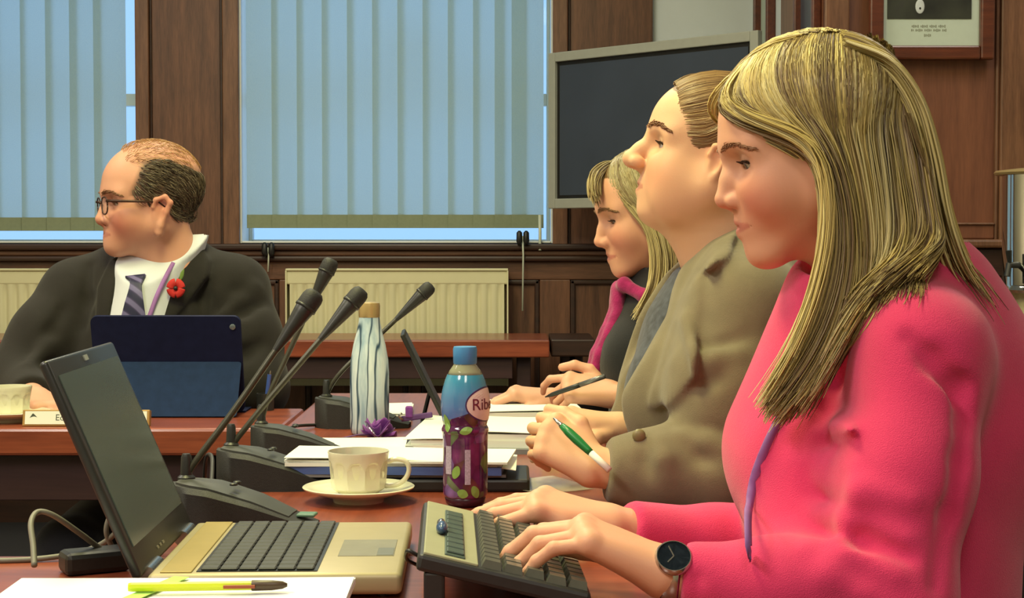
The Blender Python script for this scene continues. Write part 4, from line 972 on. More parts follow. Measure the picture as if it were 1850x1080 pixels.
def strands(name, L, rad, cols, m, parent, k=3, tint=None):
    """L (N,M,3) polylines -> thin tubes; rad (N,M); cols (N,3) or (N,M,3)"""
    N, M, _ = L.shape; T_ = np.gradient(L, axis=1); T_ /= np.linalg.norm(T_, axis=2, keepdims=True) + 1e-12
    ref = np.random.RandomState(1).normal(size=(N, 1, 3)); A = np.cross(T_, ref); A /= np.linalg.norm(A, axis=2, keepdims=True) + 1e-12; B = np.cross(T_, A)
    V = np.stack([L + rad[..., None] * (math.cos(2 * math.pi * q / k) * A + math.sin(2 * math.pi * q / k) * B) for q in range(k)], 2)
    base = np.arange(N * M * k).reshape(N, M, k); nx = np.roll(base, -1, 2)
    Q = np.stack([base[:, :-1], nx[:, :-1], nx[:, 1:], base[:, 1:]], -1).reshape(-1, 4)
    if cols.ndim == 2: cols = np.repeat(cols[:, None], M, 1)
    c = np.repeat(cols[:, :, None], k, 2).reshape(-1, 3)
    o = np_mesh(name, V.reshape(-1, 3), Q, m, parent, c)
    if N > 20: o['kind'] = 'stuff'
    return o
# ---------------------------------------------------------------- head
class Frame:
    def __init__(s, o, yaw, pitch, roll=0.0, scale=1.0, face=(-1, 0, 0)):
        f = Vector(face); l = Vector((0, 0, 1)).cross(f); u = Vector((0, 0, 1))
        Rz = Matrix.Rotation(yaw, 3, 'Z'); f = Rz @ f; l = Rz @ l
        f, u = math.cos(pitch) * f - math.sin(pitch) * u, math.cos(pitch) * u + math.sin(pitch) * f
        l, u = math.cos(roll) * l + math.sin(roll) * u, math.cos(roll) * u - math.sin(roll) * l
        s.o = Vector(o); s.f, s.l, s.u, s.s = f, l, u, scale; s.R = np.array([list(f), list(l), list(u)]).T
    def __call__(s, x, y, z): return s.o + s.f * float(x * s.s) + s.l * float(y * s.s) + s.u * float(z * s.s)
    def inv(s, V): return ((np.asarray(V) - np.array(s.o)) @ s.R) / s.s
def head(S, H, p):
    """p: shape options, see defaults"""
    g = dict(nose=(0.120, -0.042), bridge=0.0895, nw=0.0125, tip=0.0095, chin=(0.081, -0.101), chinr=0.0165, jaw=0.052, jawr=0.017, cheek=0.026, fat=0.0, lipx=0.0, brow=0.0, lid=0.0, eye_open=0.0045, neck=(-0.03, -0.20), neckr=(0.050, 0.056), fore=0.0, subm=0.0, crown=0.0, ears=True, mz=0.0, back=0.0, lipw=1.0, jz=0.0, ear=(-0.010, 1.12), face_r=(0.054, 0.053, 0.066))
    g.update(p); s = H.s; R = H.R
    E = lambda c, r, k=0.02, mode='add': S.ell(H(*c), [q * s for q in r], R, k * s, mode)
    C = lambda a, b, ra, rb, k=0.02, mode='add': S.cone(H(*a), H(*b), ra * s, rb * s, k * s, mode)
    E((-0.002 + g['back'] / 2, 0, 0.035 + g['crown'] / 2), (0.094 - g['back'] / 2, 0.073, 0.080 + g['crown'] / 2)); E((0.030 + g['fore'], 0, 0.030), (0.066, 0.062, 0.062), 0.03)
    E((0.038, 0, -0.032), g['face_r'], 0.03)
    cx, cz = g['chin']
    for y in (-1, 1):
        C((0.004, y * g['jaw'], -0.052 + g['jz']), (cx - 0.012, y * 0.013, cz + 0.003), g['jawr'], 0.013, 0.028)
        C((0.0, y * 0.058, -0.01), (0.004, y * g['jaw'], -0.052 + g['jz']), 0.016, g['jawr'], 0.03)
        E((0.058, y * 0.036, -0.034), (g['cheek'],) * 3, 0.03)
        if g['fat']: E((0.040, y * 0.042, -0.072), (0.034 + g['fat'], 0.020 + g['fat'], 0.030 + g['fat']), 0.04)
        C((0.083 + g['brow'], y * 0.012, 0.017), (0.070 + g['brow'], y * 0.045, 0.016), 0.011, 0.010, 0.02)
    E((cx, 0, cz), (g['chinr'], g['chinr'] * 1.15, g['chinr'] * 0.92), 0.025)
    E((0.072 + g['lipx'], 0, -0.072 + g['mz']), (0.025, 0.027, 0.021), 0.02)
    if g['subm']: E((0.045, 0, -0.118), (0.045, 0.038, 0.018 + g['subm']), 0.04)
    C((0.055, 0, cz + 0.012), (0.005, 0, -0.092 + g['jz']), 0.016, 0.026, 0.025)
    # eye sockets, eyeball bulge with lids
    for y in (-1, 1):
        E((0.097, y * 0.033, -0.001), (0.017, 0.019, 0.013), 0.016, 'sub')
        E((0.0700, y * 0.032, 0.0), (0.0145, 0.0150, 0.0142), 0.006)
        E((0.0785, y * 0.0335, -0.0015 + g['lid']), (0.013, 0.0122, g['eye_open']), 0.0015, 'sub')
    # nose
    nx, nz = g['nose']; b0 = g['bridge']
    C((b0 - 0.008, 0, 0.008), ((b0 + nx) / 2 - 0.0075, 0, nz * 0.5 + 0.002), 0.0085, 0.009, 0.012)
    C(((b0 + nx) / 2 - 0.0075, 0, nz * 0.5 + 0.002), (nx - g['tip'], 0, nz), 0.009, g['tip'], 0.010)
    C((nx - g['tip'] - 0.004, 0, nz - 0.003), (0.090, 0, nz - 0.013), g['tip'] * 0.65, 0.008, 0.008)
    for y in (-1, 1):
        E((nx - 0.0215, y * g['nw'], nz - 0.004), (0.0118, 0.0066, 0.0085), 0.005)
        C((nx - 0.018, y * g['nw'] * 0.55, nz - 0.0125), (nx - 0.023, y * g['nw'] * 0.75, nz - 0.006), 0.0026, 0.002, 0.002, 'sub')
        C((nx - 0.032, y * (g['nw'] + 0.006), nz + 0.001), (nx - 0.036, y * (g['nw'] + 0.0085), nz - 0.012), 0.0016, 0.0016, 0.006, 'sub')
    # lips
    mz = g['mz']; lx = 0.0935 + g['lipx']
    for y in (-1, 1):
        C((lx, 0, -0.0665 + mz), (lx - 0.0145, y * 0.0245, -0.0725 + mz), 0.0052, 0.0022, 0.005); C((lx - 0.001, 0, -0.0795 + mz), (lx - 0.0150, y * 0.0235, -0.0735 + mz), 0.0062, 0.0022, 0.005)
        C((lx + 0.0060, 0, -0.0730 + mz), (lx - 0.0110, y * 0.0240, -0.0735 + mz), 0.0016, 0.0018, 0.0035, 'sub'); C((lx - 0.0110, y * 0.0240, -0.0735 + mz), (lx - 0.0215, y * 0.0315, -0.0765 + mz), 0.0018, 0.0012, 0.005, 'sub')
    # ears
    for y in ((-1, 1) if g['ears'] else ()):
        ez, es = g['ear']; EP = lambda q: (q[0] * es, y * (0.0755 + (q[1] - 0.070) * es), q[2] * es + ez)
        er = [(0.006, 0.070, -0.032), (0.004, 0.073, -0.022), (-0.004, 0.078, -0.002), (-0.010, 0.082, 0.012), (-0.003, 0.080, 0.021), (0.010, 0.075, 0.017), (0.014, 0.072, 0.006)]
        S.chain([H(*EP(q)) for q in er], [q * s * es for q in (0.0060, 0.005, 0.0042, 0.0040, 0.0038, 0.0036, 0.003)], 0.004 * s)
        E(EP((0.003, 0.070, -0.004)), (0.011 * es, 0.006, 0.020 * es), 0.006); E(EP((0.007, 0.079, -0.004)), (0.006 * es, 0.006, 0.011 * es), 0.004, 'sub')
    C((-0.012, 0, -0.055), (g['neck'][0], 0, g['neck'][1]), g['neckr'][0], g['neckr'][1], 0.03)
    return g
def skin_cols(H, V, base, lips, flush, hair=None, hairfn=None, mz=0.0):
    L = H.inv(V); n = len(L); c = np.tile(srgb(base), (n, 1)); x, y, z = L.T
    w = np.exp(-(((x - 0.075) / 0.035) ** 2 + ((np.abs(y) - 0.045) / 0.025) ** 2 + ((z + 0.042) / 0.026) ** 2))[:, None] * 0.75
    c = c * (1 - w) + srgb(flush) * w
    w = np.exp(-(((x - 0.115) / 0.02) ** 2 + (y / 0.014) ** 2 + ((z + 0.044) / 0.013) ** 2))[:, None] * 0.45
    c = c * (1 - w) + srgb(flush) * w
    w = (np.clip(1.5 - (np.abs(z + 0.0732 - mz) / (0.0080 - 0.22 * np.abs(y)).clip(0.001)) ** 2, 0, 1) * (np.abs(y) < 0.026) * (x > 0.074))[:, None] * 0.65
    c = c * (1 - w) + srgb(lips) * w
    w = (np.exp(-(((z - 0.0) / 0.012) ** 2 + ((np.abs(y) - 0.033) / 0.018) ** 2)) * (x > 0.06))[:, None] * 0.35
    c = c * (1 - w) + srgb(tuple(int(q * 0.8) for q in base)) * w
    # ears a little redder
    w = (np.exp(-((x / 0.025) ** 2 + ((z + 0.005) / 0.03) ** 2)) * (np.abs(y) > 0.068))[:, None] * 0.4
    c = c * (1 - w) + srgb(flush) * w
    if hair is not None:
        m = hairfn(x, y, z)[:, None]; c = c * (1 - m) + srgb(hair) * m
    return c
def eyes(H, parent, iris=(70, 84, 96), gaze=(0.0, 0.0), upper=0.0):
    """eyeballs with iris, pupils and lashes as parts of the body"""
    for y in (-1, 1):
        V = []; Q = []; C_ = []; nu, nv = 24, 16
        g = Vector((1, gaze[0], gaze[1])).normalized(); q = Vector((1, 0, 0)).rotation_difference(g).to_matrix()
        for i in range(nv + 1):
            th = math.pi * i / nv
            for j in range(nu):
                ph = 2 * math.pi * j / nu; p = q @ Vector((math.cos(th), math.sin(th) * math.cos(ph), math.sin(th) * math.sin(ph))) * 0.0128
                V.append(H(0.0705 + p.x, y * 0.032 + p.y, p.z)); C_.append(srgb((18, 16, 16)) if th < 0.21 else srgb(iris) if th < 0.5 else srgb((206, 198, 190)))
        for i in range(nv):
            for j in range(nu): Q.append((i * nu + j, i * nu + (j + 1) % nu, (i + 1) * nu + (j + 1) % nu, (i + 1) * nu + j))
        np_mesh('eye', V, Q, MATS['eye_wet'], parent, np.array(C_))
def brow_lash(S, H, parent, col, g, lash=(40, 28, 22), thick=1.0, N=170, arch=0.0):
    L = []; rs = np.random.RandomState(3); c0 = Vector((0.015, 0, 0))
    def on(a, z, off):
        st = H(0.015 + 0.13 * math.cos(a), 0.13 * math.sin(a), z); en = H(0.015, 0, z); p = S.march(st, en - st)
        return None if p is None else p + (st - en).normalized() * off * H.s
    for y in (-1, 1):
        for i in range(N):
            t = rs.rand(); a = math.radians(10 + 36 * t); zz = 0.0175 + arch + 0.0050 * math.sin(math.pi * min(1, t * 1.05)) - 0.005 * t * t + rs.normal() * 0.0014 * thick * (1.1 - 0.6 * t)
            q = [on(y * (a - 0.045), zz - 0.0015, 0.0002), on(y * a, zz, 0.0012), on(y * (a + 0.045), zz + 0.0012 - 0.003 * t, 0.0005)]
            if None not in q: L.append([list(v) for v in q])
        La = np.array(L); L = []; rad = np.tile([0.0004, 0.0007, 0.0002], (len(La), 1)) * thick * H.s
        strands('eyebrow', La, rad, np.tile(srgb(col), (len(La), 1)), MATS['hair'], parent)['kind'] = 'stuff'
    for y in (-1, 1):
        for t in np.linspace(-1, 1, 30):
            dy = 0.0118 * t; zz = -0.0015 + g['lid'] + g['eye_open'] * math.sqrt(max(0.0, 1 - (t * 0.97) ** 2)); xx = 0.0700 + math.sqrt(max(1e-9, 0.0150 ** 2 - dy * dy - zz * zz)) - 0.0003
            o_ = Vector((math.sqrt(max(1e-6, 1 - (t * 0.75) ** 2)), 0.75 * t, 0)); b_ = Vector((xx, 0.0332 + dy, zz))
            pts = [b_ - 0.001 * o_, b_ + 0.003 * o_ - Vector((0, 0, 0.0008)), b_ + 0.0062 * o_ + Vector((0, 0, 0.0008))]
            L.append([list(H(q.x, y * q.y, q.z)) for q in pts])
        La = np.array(L); L = []; rad = np.tile([0.0009, 0.0007, 0.0002], (len(La), 1)) * H.s
        strands('eyelashes', La, rad, np.tile(srgb(lash), (len(La), 1)), MATS['hair'], parent)['kind'] = 'stuff'
# ---------------------------------------------------------------- hand
FING = {'index': (0.088, 0.0265, (0.042, 0.025, 0.019), 0.0086), 'middle': (0.090, 0.0085, (0.046, 0.029, 0.020), 0.0088), 'ring': (0.085, -0.0095, (0.042, 0.027, 0.020), 0.0083), 'pinky': (0.077, -0.0265, (0.033, 0.020, 0.017), 0.0073)}
def hand(S, W, d, n, side, curls, thumb, sc=1.0, spread=0.06, forearm=None, fr=(0.024, 0.034), plump=1.0):
    """W wrist, d finger direction, n back-of-hand normal; side +1/-1 picks which side the thumb is on.
    curls: {finger: (mcp, pip, dip) degrees}; thumb: list of three direction vectors in (d, t, n) coordinates"""
    W = Vector(W); d = Vector(d).normalized(); n = Vector(n); n = (n - d * n.dot(d)).normalized(); t = d.cross(n) * side
    L = lambda a, b, c: W + sc * (a * d + b * t + c * n)
    tips = {}
    if forearm is not None: S.cone(forearm, W, fr[1] * sc, fr[0] * sc, 0.012)
    for nm, (a, b, seg, r) in FING.items():
        m = L(a, b, 0.002); r *= plump
        S.cone(L(0.006, b * 0.45, 0), m, 0.0165 * sc * plump, 0.0115 * sc * plump, 0.014 * sc)
        dirv = (d + t * (spread * b / 0.0265)).normalized(); ax = dirv.cross(n).normalized(); q = m; rr = r
        S.ell(m + n * 0.002 * sc, [0.0105 * sc * plump] * 3, None, 0.006 * sc)
        for i, (ang, ln) in enumerate(zip(curls[nm], seg)):
            dirv = Matrix.Rotation(math.radians(-ang), 3, ax) @ dirv
            e = q + dirv * ln * sc; r2 = rr * (0.90 if i < 2 else 0.84)
            S.cone(q, e, rr * sc, r2 * sc, 0.003 * sc); q = e; rr = r2
        tips[nm] = q
    q = L(0.022, 0.022, -0.004); S.cone(L(0.012, 0.008, -0.003), L(0.055, 0.026, -0.003), 0.0155 * sc, 0.012 * sc, 0.012 * sc); rr = 0.0125 * plump
    for v, ln in zip(thumb, (0.042, 0.032, 0.026)):
        v = Vector(v).normalized(); e = q + sc * ln * (v.x * d + v.y * t + v.z * n); r2 = rr * 0.86
        S.cone(q, e, rr * sc, r2 * sc, 0.005 * sc); q = e; rr = r2
    tips['thumb'] = q
    return tips
def push_out(H, L, c, r, off=0.001):
    """move strand points out of the head ellipsoid (local centre c, radii r)"""
    q = H.inv(L.reshape(-1, 3)) - np.array(c); k = np.linalg.norm(q / np.array(r), axis=1); n = L.shape[1]
    lay = (np.arange(L.shape[0]) * 0.6180339) % 1.0; lay = np.repeat(lay, n) * 0.05
    m = k < 1.0 + lay; f = np.where(m, (1.0 + lay) / np.maximum(k, 0.2), 1.0); q = q * f[:, None] + np.array(c)
    return (np.array(H.o) + H.s * (q @ H.R.T)).reshape(L.shape)
def person(loc, label):
    return empty('person', loc, label=label, cat='person')
def put(o, root):
    """parent keeping world placement"""
    o.parent = root; o.matrix_parent_inverse = Matrix.Translation(root.location).inverted(); return o
# ================================================================ people
SKIN = attrmat('skin', 0.5, sss=0.12, bmp=0.06, bscale=420, spec=0.35); EYEW = attrmat('eye_wet', 0.12)
HAIRM = attrmat('hair', 0.42, spec=0.45)
def cloth(name, c, rough=0.85, var=0.10, nscale=18, bmp=0.35, bscale=700, sheen=0.25): return mat(name, c, rough, 0, var, nscale, bmp, bscale, sheen=sheen, spec=0.2)
PINK = cloth('pink_knit', (220, 58, 108), 0.9, 0.06, 14, 0.5, 900, 0.3)
A3 = lambda v: np.array(list(v))
def box_of(pts, pad):
    a = np.array([list(p) for p in pts]); return a.min(0) - pad, a.max(0) + pad
def guides_px(G, n):
    """list of guides, each a list of (px,py,Y) -> (len(G), n, 3) world arrays"""
    return np.array([spline([A3(P(*q)) for q in g], n) for g in G])
def hair_from(Gw, N, seed, jit, depth, center, rs_pow=1.0, clumps=40, pal=None, r0=0.0015, ends=0.15):
    """interpolate between neighbouring guides; depth pulls strands in towards 'center' (M,3)"""
    rs = np.random.RandomState(seed); ng, M, _ = Gw.shape; u = rs.rand(N) * (ng - 1); i = np.minimum(u.astype(int), ng - 2); f = (u - i)[:, None, None]
    f = f * f * (3 - 2 * f) * 0.4 + f * 0.6
    L = Gw[i] * (1 - f) + Gw[i + 1] * f
    cl = (u / (ng - 1) * clumps).astype(int); cj = rs.normal(size=(clumps + 1, 3))[cl]
    ts = np.linspace(0, 1, M)[None, :, None]
    L = L + cj[:, None, :] * jit * (0.25 + ts) + rs.normal(size=(N, 1, 3)) * jit * 0.8 * (0.2 + ts)
    w = rs.normal(size=(N, 3)); ph = rs.rand(N, 1, 1) * 6
    L = L + np.sin(ts * 7 + ph) * (w[:, None, :] * jit * 0.35)
    dp = (rs.rand(N, 1, 1) ** 1.5) * depth
    dirc = center[None] - L; dirc /= np.linalg.norm(dirc, axis=2, keepdims=True) + 1e-9
    L = L + dirc * dp
    # uneven ends
    cut = 1 - ends * rs.rand(N)
    tt = np.linspace(0, 1, M)[None, :] * cut[:, None]; idx = tt * (M - 1); a = np.minimum(idx.astype(int), M - 2); fr = (idx - a)[..., None]
    L = np.take_along_axis(L, a[..., None].repeat(3, 2), 1) * (1 - fr) + np.take_along_axis(L, (a + 1)[..., None].repeat(3, 2), 1) * fr
    pal = np.array([srgb(c) for c in pal]); ci = rs.randint(0, len(pal), clumps + 1)
    c = pal[ci[cl]] * 0.62 + pal[rs.randint(0, len(pal), N)] * 0.38; c = c * (0.85 + 0.3 * rs.rand(N, 1))
    rad = r0 * (0.7 + 0.6 * rs.rand(N, 1)) * np.interp(np.linspace(0, 1, M), [0, 0.05, 0.85, 1], [0.7, 1, 1, 0.35])[None, :]
    return L, rad, c, u / (ng - 1)
# ---------------------------------------------------------------- woman in the pink jumper
def pink_woman():
    root = person((0.42, 1.80, 0), 'blonde woman in a bright pink jumper typing at the desk keyboard')
    H = Frame(P(1474, 270, 1.78), 0.0, math.radians(11))
    S = SDF(*box_of([H(0.13, 0.09, 0.12), H(-0.11, -0.09, 0.12), H(0.1, 0.09, -0.24), H(-0.14, -0.09, -0.24), H(0.125, -0.09, 0)], 0.006), 0.0019)
    g = head(S, H, dict(nose=(0.1165, -0.033), bridge=0.0910, tip=0.0092, nw=0.0120, cheek=0.028, chin=(0.077, -0.097), chinr=0.0145, mz=0.0075, jz=0.010, fore=-0.005, brow=0.002, face_r=(0.054, 0.053, 0.058), eye_open=0.0044, lid=-0.0008, ears=False, neck=(-0.05, -0.20)))
    parts = [S.mesh()]; Vh = parts[0][0]
    Wn, Wf = P(1206, 1036, 1.600), P(1104, 952, 1.875); En, Ef = P(1615, 1090, 1.575), P(1480, 1020, 1.985)
    Sn, Sf = P(1668, 640, 1.655), P(1560, 640, 1.965)
    A = SDF(*box_of([Wn, P(880, 900, 1.7), P(900, 1060, 1.60), P(1330, 1060, 1.60), P(1040, 900, 1.73)], 0.04), 0.0016)
    hand(A, Wn, Vector((-0.91, 0.13, 0.39)), Vector((0.39, -0.12, 0.92)), 1, {'index': (32, 30, 12), 'middle': (30, 32, 12), 'ring': (34, 34, 14), 'pinky': (30, 30, 12)}, [(0.75, 0.62, -0.35), (0.9, 0.25, -0.3), (0.95, 0.05, -0.35)], 1.04, 0.10, forearm=Wn + (En - Wn) * 0.42, fr=(0.0235, 0.030))
    parts.append(A.mesh())
    B = SDF(*box_of([Wf, P(830, 890, 1.80), P(850, 1010, 1.95), P(1240, 990, 1.90)], 0.035), 0.0018)
    hand(B, Wf, Vector((-0.95, -0.06, 0.29)), Vector((0.29, -0.22, 0.93)), -1, {'index': (34, 42, 18), 'middle': (30, 14, 8), 'ring': (27, 10, 6), 'pinky': (24, 10, 6)}, [(0.75, 0.62, -0.4), (0.92, 0.3, -0.3), (0.97, 0.05, -0.25)], 1.02, 0.12, forearm=Wf + (Ef - Wf) * 0.42, fr=(0.0235, 0.030))
    parts.append(B.mesh())
    # torso and upper arms under the jumper, coarse
    Tz = SDF((0.16, 1.52, 0.40), (0.74, 2.08, 1.08), 0.009)
    def torso(G, e, fine=True):
        k = 0.05
        G.ell(P(1625, 720, 1.81), (0.125 + e, 0.150 + e, 0.175 + e), None, k)
        G.ell(P(1600, 900, 1.81), (0.130 + e, 0.150 + e, 0.16 + e), None, 0.06)
        G.ell(P(1590, 1130, 1.81), (0.135 + e, 0.165 + e, 0.17 + e), None, 0.06)
        for y in (1.735, 1.885): G.ell(P(1458, 862, y), (0.062 + e, 0.066 + e, 0.066 + e), None, 0.06)
        G.cone(P(1540, 560, 1.80), P(1450, 800, 1.80), 0.065 + e, 0.075 + e, 0.05)
        G.cone(P(1570, 545, 1.79), Sn, 0.048 + e, 0.050 + e, 0.05); G.cone(P(1570, 545, 1.80), Sf, 0.048 + e, 0.050 + e, 0.05)
        G.chain([Sn, (Sn + En) / 2, En], [0.056 + e, 0.052 + e, 0.045 + e], 0.03); G.chain([Sf, (Sf + Ef) / 2, Ef], [0.056 + e, 0.050 + e, 0.045 + e], 0.03)
        G.cone(P(1660, 548, 1.79), P(1740, 760, 1.81), 0.058 + e, 0.10 + e, 0.06)
    torso(Tz, -0.012); parts.append(Tz.mesh())
    V, Q = merge(parts); cols = skin_cols(H, V, (222, 166, 136), (186, 96, 88), (218, 128, 108), mz=0.0075, hair=(120, 92, 54), hairfn=lambda x, y, z: ((z > 0.075 - 0.35 * np.clip(0.06 - x, -0.05, 0.5)) & (z > -0.06) & (x < 0.085)).astype(float))
    body = put(np_mesh('body', V, Q, SKIN, None, cols), root)
    for fn in (lambda: eyes(H, None, gaze=(0, -0.45)), lambda: brow_lash(S, H, None, (156, 112, 82), g, thick=0.9)):
        before = set(bpy.data.objects); fn()
        for o in set(bpy.data.objects) - before: put(o, root)
    # jumper
    J = SDF((0.10, 1.50, 0.42), (0.76, 2.10, 1.09), 0.0042)
    torso(J, 0.008)
    cn = Wn + (En - Wn) * 0.12; cf = Wf + (Ef - Wf) * 0.11
    J.chain([En, En + (Wn - En) * 0.5, cn], [0.054, 0.045, 0.0345], 0.03); J.chain([Ef, Ef + (Wf - Ef) * 0.5, cf], [0.052, 0.044, 0.035], 0.03)
    J.ell(P(1450, 985, 1.68), (0.05, 0.05, 0.04), None, 0.05)
    # neckline and cuffs
    J.cone(H(-0.02, 0, -0.10), H(-0.045, 0, -0.175), 0.062, 0.060, 0.008, 'sub')
    for c, e_ in ((cn, En), (cf, Ef)):
        dd = (c - e_).normalized(); J.half(A3(c + dd * 0.012), A3(dd), A3(c) - 0.06, A3(c) + 0.06)
    # folds: elbow bunching, arm-pit creases, side creases
    def crease(pts, r, dep, k, mode):
        q = [J.front_px(a, b, 1.62) for a, b in pts]; q = [A3(p) + np.array([0, (-dep if mode == 'sub' else dep), 0]) for p in q]; J.chain(q, [r * 0.4] + [r] * (len(q) - 2) + [r * 0.4], k, mode)
    for pts in ([(1480, 700), (1500, 715), (1530, 722)], [(1476, 760), (1505, 772), (1540, 776)], [(1470, 830), (1500, 842), (1550, 850)], [(1470, 985), (1530, 1000), (1620, 1040)], [(1462, 1000), (1500, 1040), (1560, 1075)], [(1472, 925), (1540, 940), (1640, 975)], [(1490, 870), (1560, 890), (1650, 905)]): crease(pts, 0.010, 0.004, 0.018, 'add')
    for pts in ([(1490, 962), (1560, 975), (1640, 1005)], [(1735, 690), (1742, 760), (1735, 830), (1715, 930), (1690, 1060)], [(1700, 640), (1735, 700), (1745, 750)], [(1520, 650), (1495, 720), (1490, 790)], [(1540, 640), (1505, 690), (1480, 760)], [(1640, 610), (1680, 650), (1720, 720)]): crease(pts, 0.006, -0.002, 0.016, 'sub')
    for pts in ([(1250, 1015), (1262, 1045), (1262, 1075)],): crease(pts, 0.004, -0.001, 0.006, 'sub')
    J.smooth(1)
    jm = put(np_mesh('jumper', *J.mesh(), PINK), root)
    # lanyard over the chest
    for nm, pts in (('lanyard', [(1440, 690), (1412, 745), (1385, 800), (1362, 860), (1352, 920), (1352, 975), (1354, 1008)]),):
        pts = spline([(a, b) for a, b in pts], 26); w3 = [J.front_px(a, b, 1.75, 0.0045) for a, b in pts]
        put(MB().tube([Vector(q) for q in w3], 0.0052, 6, flat=0.25, up=(0, -1, 0)).build(nm, mat('lilac_ribbon', (150, 104, 172), 0.7), None, True), root)
    # hair
    y0 = 1.78
    def G(pts, ys): return [(a, b, c) for (a, b), c in zip(pts, ys)]
    lay = lambda n: np.interp(np.linspace(0, 1, n), [0, 0.12, 0.3, 0.5, 0.75, 1], [1.792, 1.735, 1.700, 1.682, 1.655, 1.64])
    raw = [
        [(1420, 86), (1350, 114), (1304, 158), (1298, 192), (1338, 217), (1396, 238), (1444, 253), (1482, 290), (1492, 380), (1476, 500), (1432, 630), (1366, 735)],
        [(1440, 80), (1378, 108), (1336, 152), (1342, 190), (1392, 221), (1448, 244), (1482, 280), (1502, 350), (1504, 450), (1480, 560), (1432, 660), (1378, 738)],
        [(1462, 74), (1420, 105), (1402, 150), (1420, 195), (1456, 232), (1490, 272), (1512, 335), (1522, 420), (1514, 515), (1482, 610), (1438, 690), (1394, 744)],
        [(1490, 70), (1466, 110), (1460, 160), (1474, 210), (1500, 260), (1522, 320), (1538, 400), (1540, 485), (1522, 570), (1490, 645), (1450, 705), (1414, 746)],
        [(1518, 68), (1514, 112), (1518, 165), (1530, 225), (1545, 290), (1558, 360), (1566, 435), (1562, 505), (1540, 575), (1506, 640), (1470, 695), (1438, 738)],
        [(1548, 68), (1560, 118), (1572, 180), (1584, 250), (1592, 320), (1598, 385), (1598, 440), (1584, 488), (1558, 530), (1528, 575), (1500, 625), (1472, 680)],
        [(1570, 72), (1598, 130), (1616, 200), (1630, 275), (1638, 335), (1645, 385), (1645, 422), (1632, 454), (1610, 482), (1584, 508), (1558, 534), (1534, 566)],
        [(1588, 80), (1628, 145), (1650, 220), (1664, 295), (1673, 355), (1680, 400), (1680, 430), (1670, 452), (1654, 468), (1636, 482), (1618, 496), (1600, 512)],
        [(1600, 90), (1646, 165), (1668, 245), (1680, 315), (1690, 370), (1698, 410), (1703, 434), (1702, 450), (1696, 462), (1688, 472), (1678, 482), (1668, 492)],
    ]
    M = 26
    lay0 = [1.795, 1.778, 1.765, 1.748, 1.724, 1.706, 1.696, 1.686, 1.676, 1.665, 1.650, 1.64]
    Gn = guides_px([G(r, lay0 if q == 0 else (lay(len(r)) + np.array(lay0)) / 2 if q == 1 else lay(len(r))) for q, r in enumerate(raw)], M)
    ts = np.linspace(0, 1, M); axis = np.array([list(H(-0.01, 0, 0.03))] * M); axis[:, 2] -= np.interp(ts, [0, 0.45, 1], [0, 0.02, 0.40]); axis[:, 0] += np.interp(ts, [0, 0.5, 1], [0, 0.02, -0.02]); axis[:, 1] += 0.03
    pal = [(206, 186, 112), (186, 164, 98), (140, 116, 76), (216, 202, 142), (104, 84, 60), (198, 176, 104), (120, 98, 68)]
    L, rad, c, u = hair_from(Gn, 6500, 11, 0.0035, 0.028, axis, clumps=70, pal=pal, r0=0.00095, ends=0.14)
    def over(Lx):
        # keep hair on top of jumper
        for i in range(Lx.shape[0]):
            for j in range(Lx.shape[1]):
                x, y, z = Lx[i, j]
                if z < 1.075:
                    yy = J.front(x, z)
                    if yy is not None and y > yy - 0.003: Lx[i, j, 1] = yy - 0.003 - 0.006 * ((i * 7919) % 97) / 97
        sm = Lx.copy(); sm[:, 1:-1] = 0.25 * Lx[:, :-2] + 0.5 * Lx[:, 1:-1] + 0.25 * Lx[:, 2:]; return sm
    PO = lambda q: push_out(H, q, (-0.006, 0, 0.036), (0.1005, 0.0815, 0.0870))
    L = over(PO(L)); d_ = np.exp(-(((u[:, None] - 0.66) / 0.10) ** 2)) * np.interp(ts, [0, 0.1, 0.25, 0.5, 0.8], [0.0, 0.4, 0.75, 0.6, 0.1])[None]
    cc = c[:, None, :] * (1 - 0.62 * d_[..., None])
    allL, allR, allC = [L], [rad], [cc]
    # far side of the head mirrors the near side
    L2, rad2, c2, u2 = hair_from(Gn, 1500, 12, 0.004, 0.03, axis, clumps=40, pal=pal, r0=0.0016, ends=0.15)
    L2 = L2.copy(); L2[..., 1] = 2 * y0 - L2[..., 1]; tail = np.interp(ts, [0.5, 1], [0, 0.06])[None]; L2[..., 0] += tail; L2 = PO(L2)
    allL.append(L2); allR.append(rad2); allC.append(np.repeat(c2[:, None], M, 1))
    # back of the head between both sides
    cb = [[H(-0.04 - 0.02 * q * 0, yy, 0.104), H(-0.080, yy * 1.15, 0.076), H(-0.100, yy * 1.3, 0.03), H(-0.104, yy * 1.4, -0.03), H(-0.102, yy * 1.5, -0.09), H(-0.106, yy * 1.6, -0.135), H(-0.116, yy * 1.7, -0.168)] for q, yy in enumerate(np.linspace(-0.058, 0.058, 9))]
    Gb = np.array([spline([A3(p) for p in g_], M) for g_ in cb]); L3, r3, c3, u3 = hair_from(Gb, 900, 13, 0.003, 0.02, axis, clumps=30, pal=pal, r0=0.0016, ends=0.25); L3 = PO(L3)
    allL.append(L3); allR.append(r3); allC.append(np.repeat(c3[:, None], M, 1) * 0.9)
    # a few loose wisps over the back of the shoulder
    Gw = guides_px([[(1640, 200, 1.70), (1685, 340, 1.70), (1712, 440, 1.70), (1760, 500, 1.70), (1800, 545, 1.71)], [(1650, 220, 1.72), (1690, 350, 1.72), (1722, 440, 1.72), (1775, 505, 1.72), (1822, 590, 1.73)]], M)
    L4, r4, c4, u4 = hair_from(Gw, 36, 14, 0.004, 0.004, axis, clumps=12, pal=pal[2:5], r0=0.0007, ends=0.4)
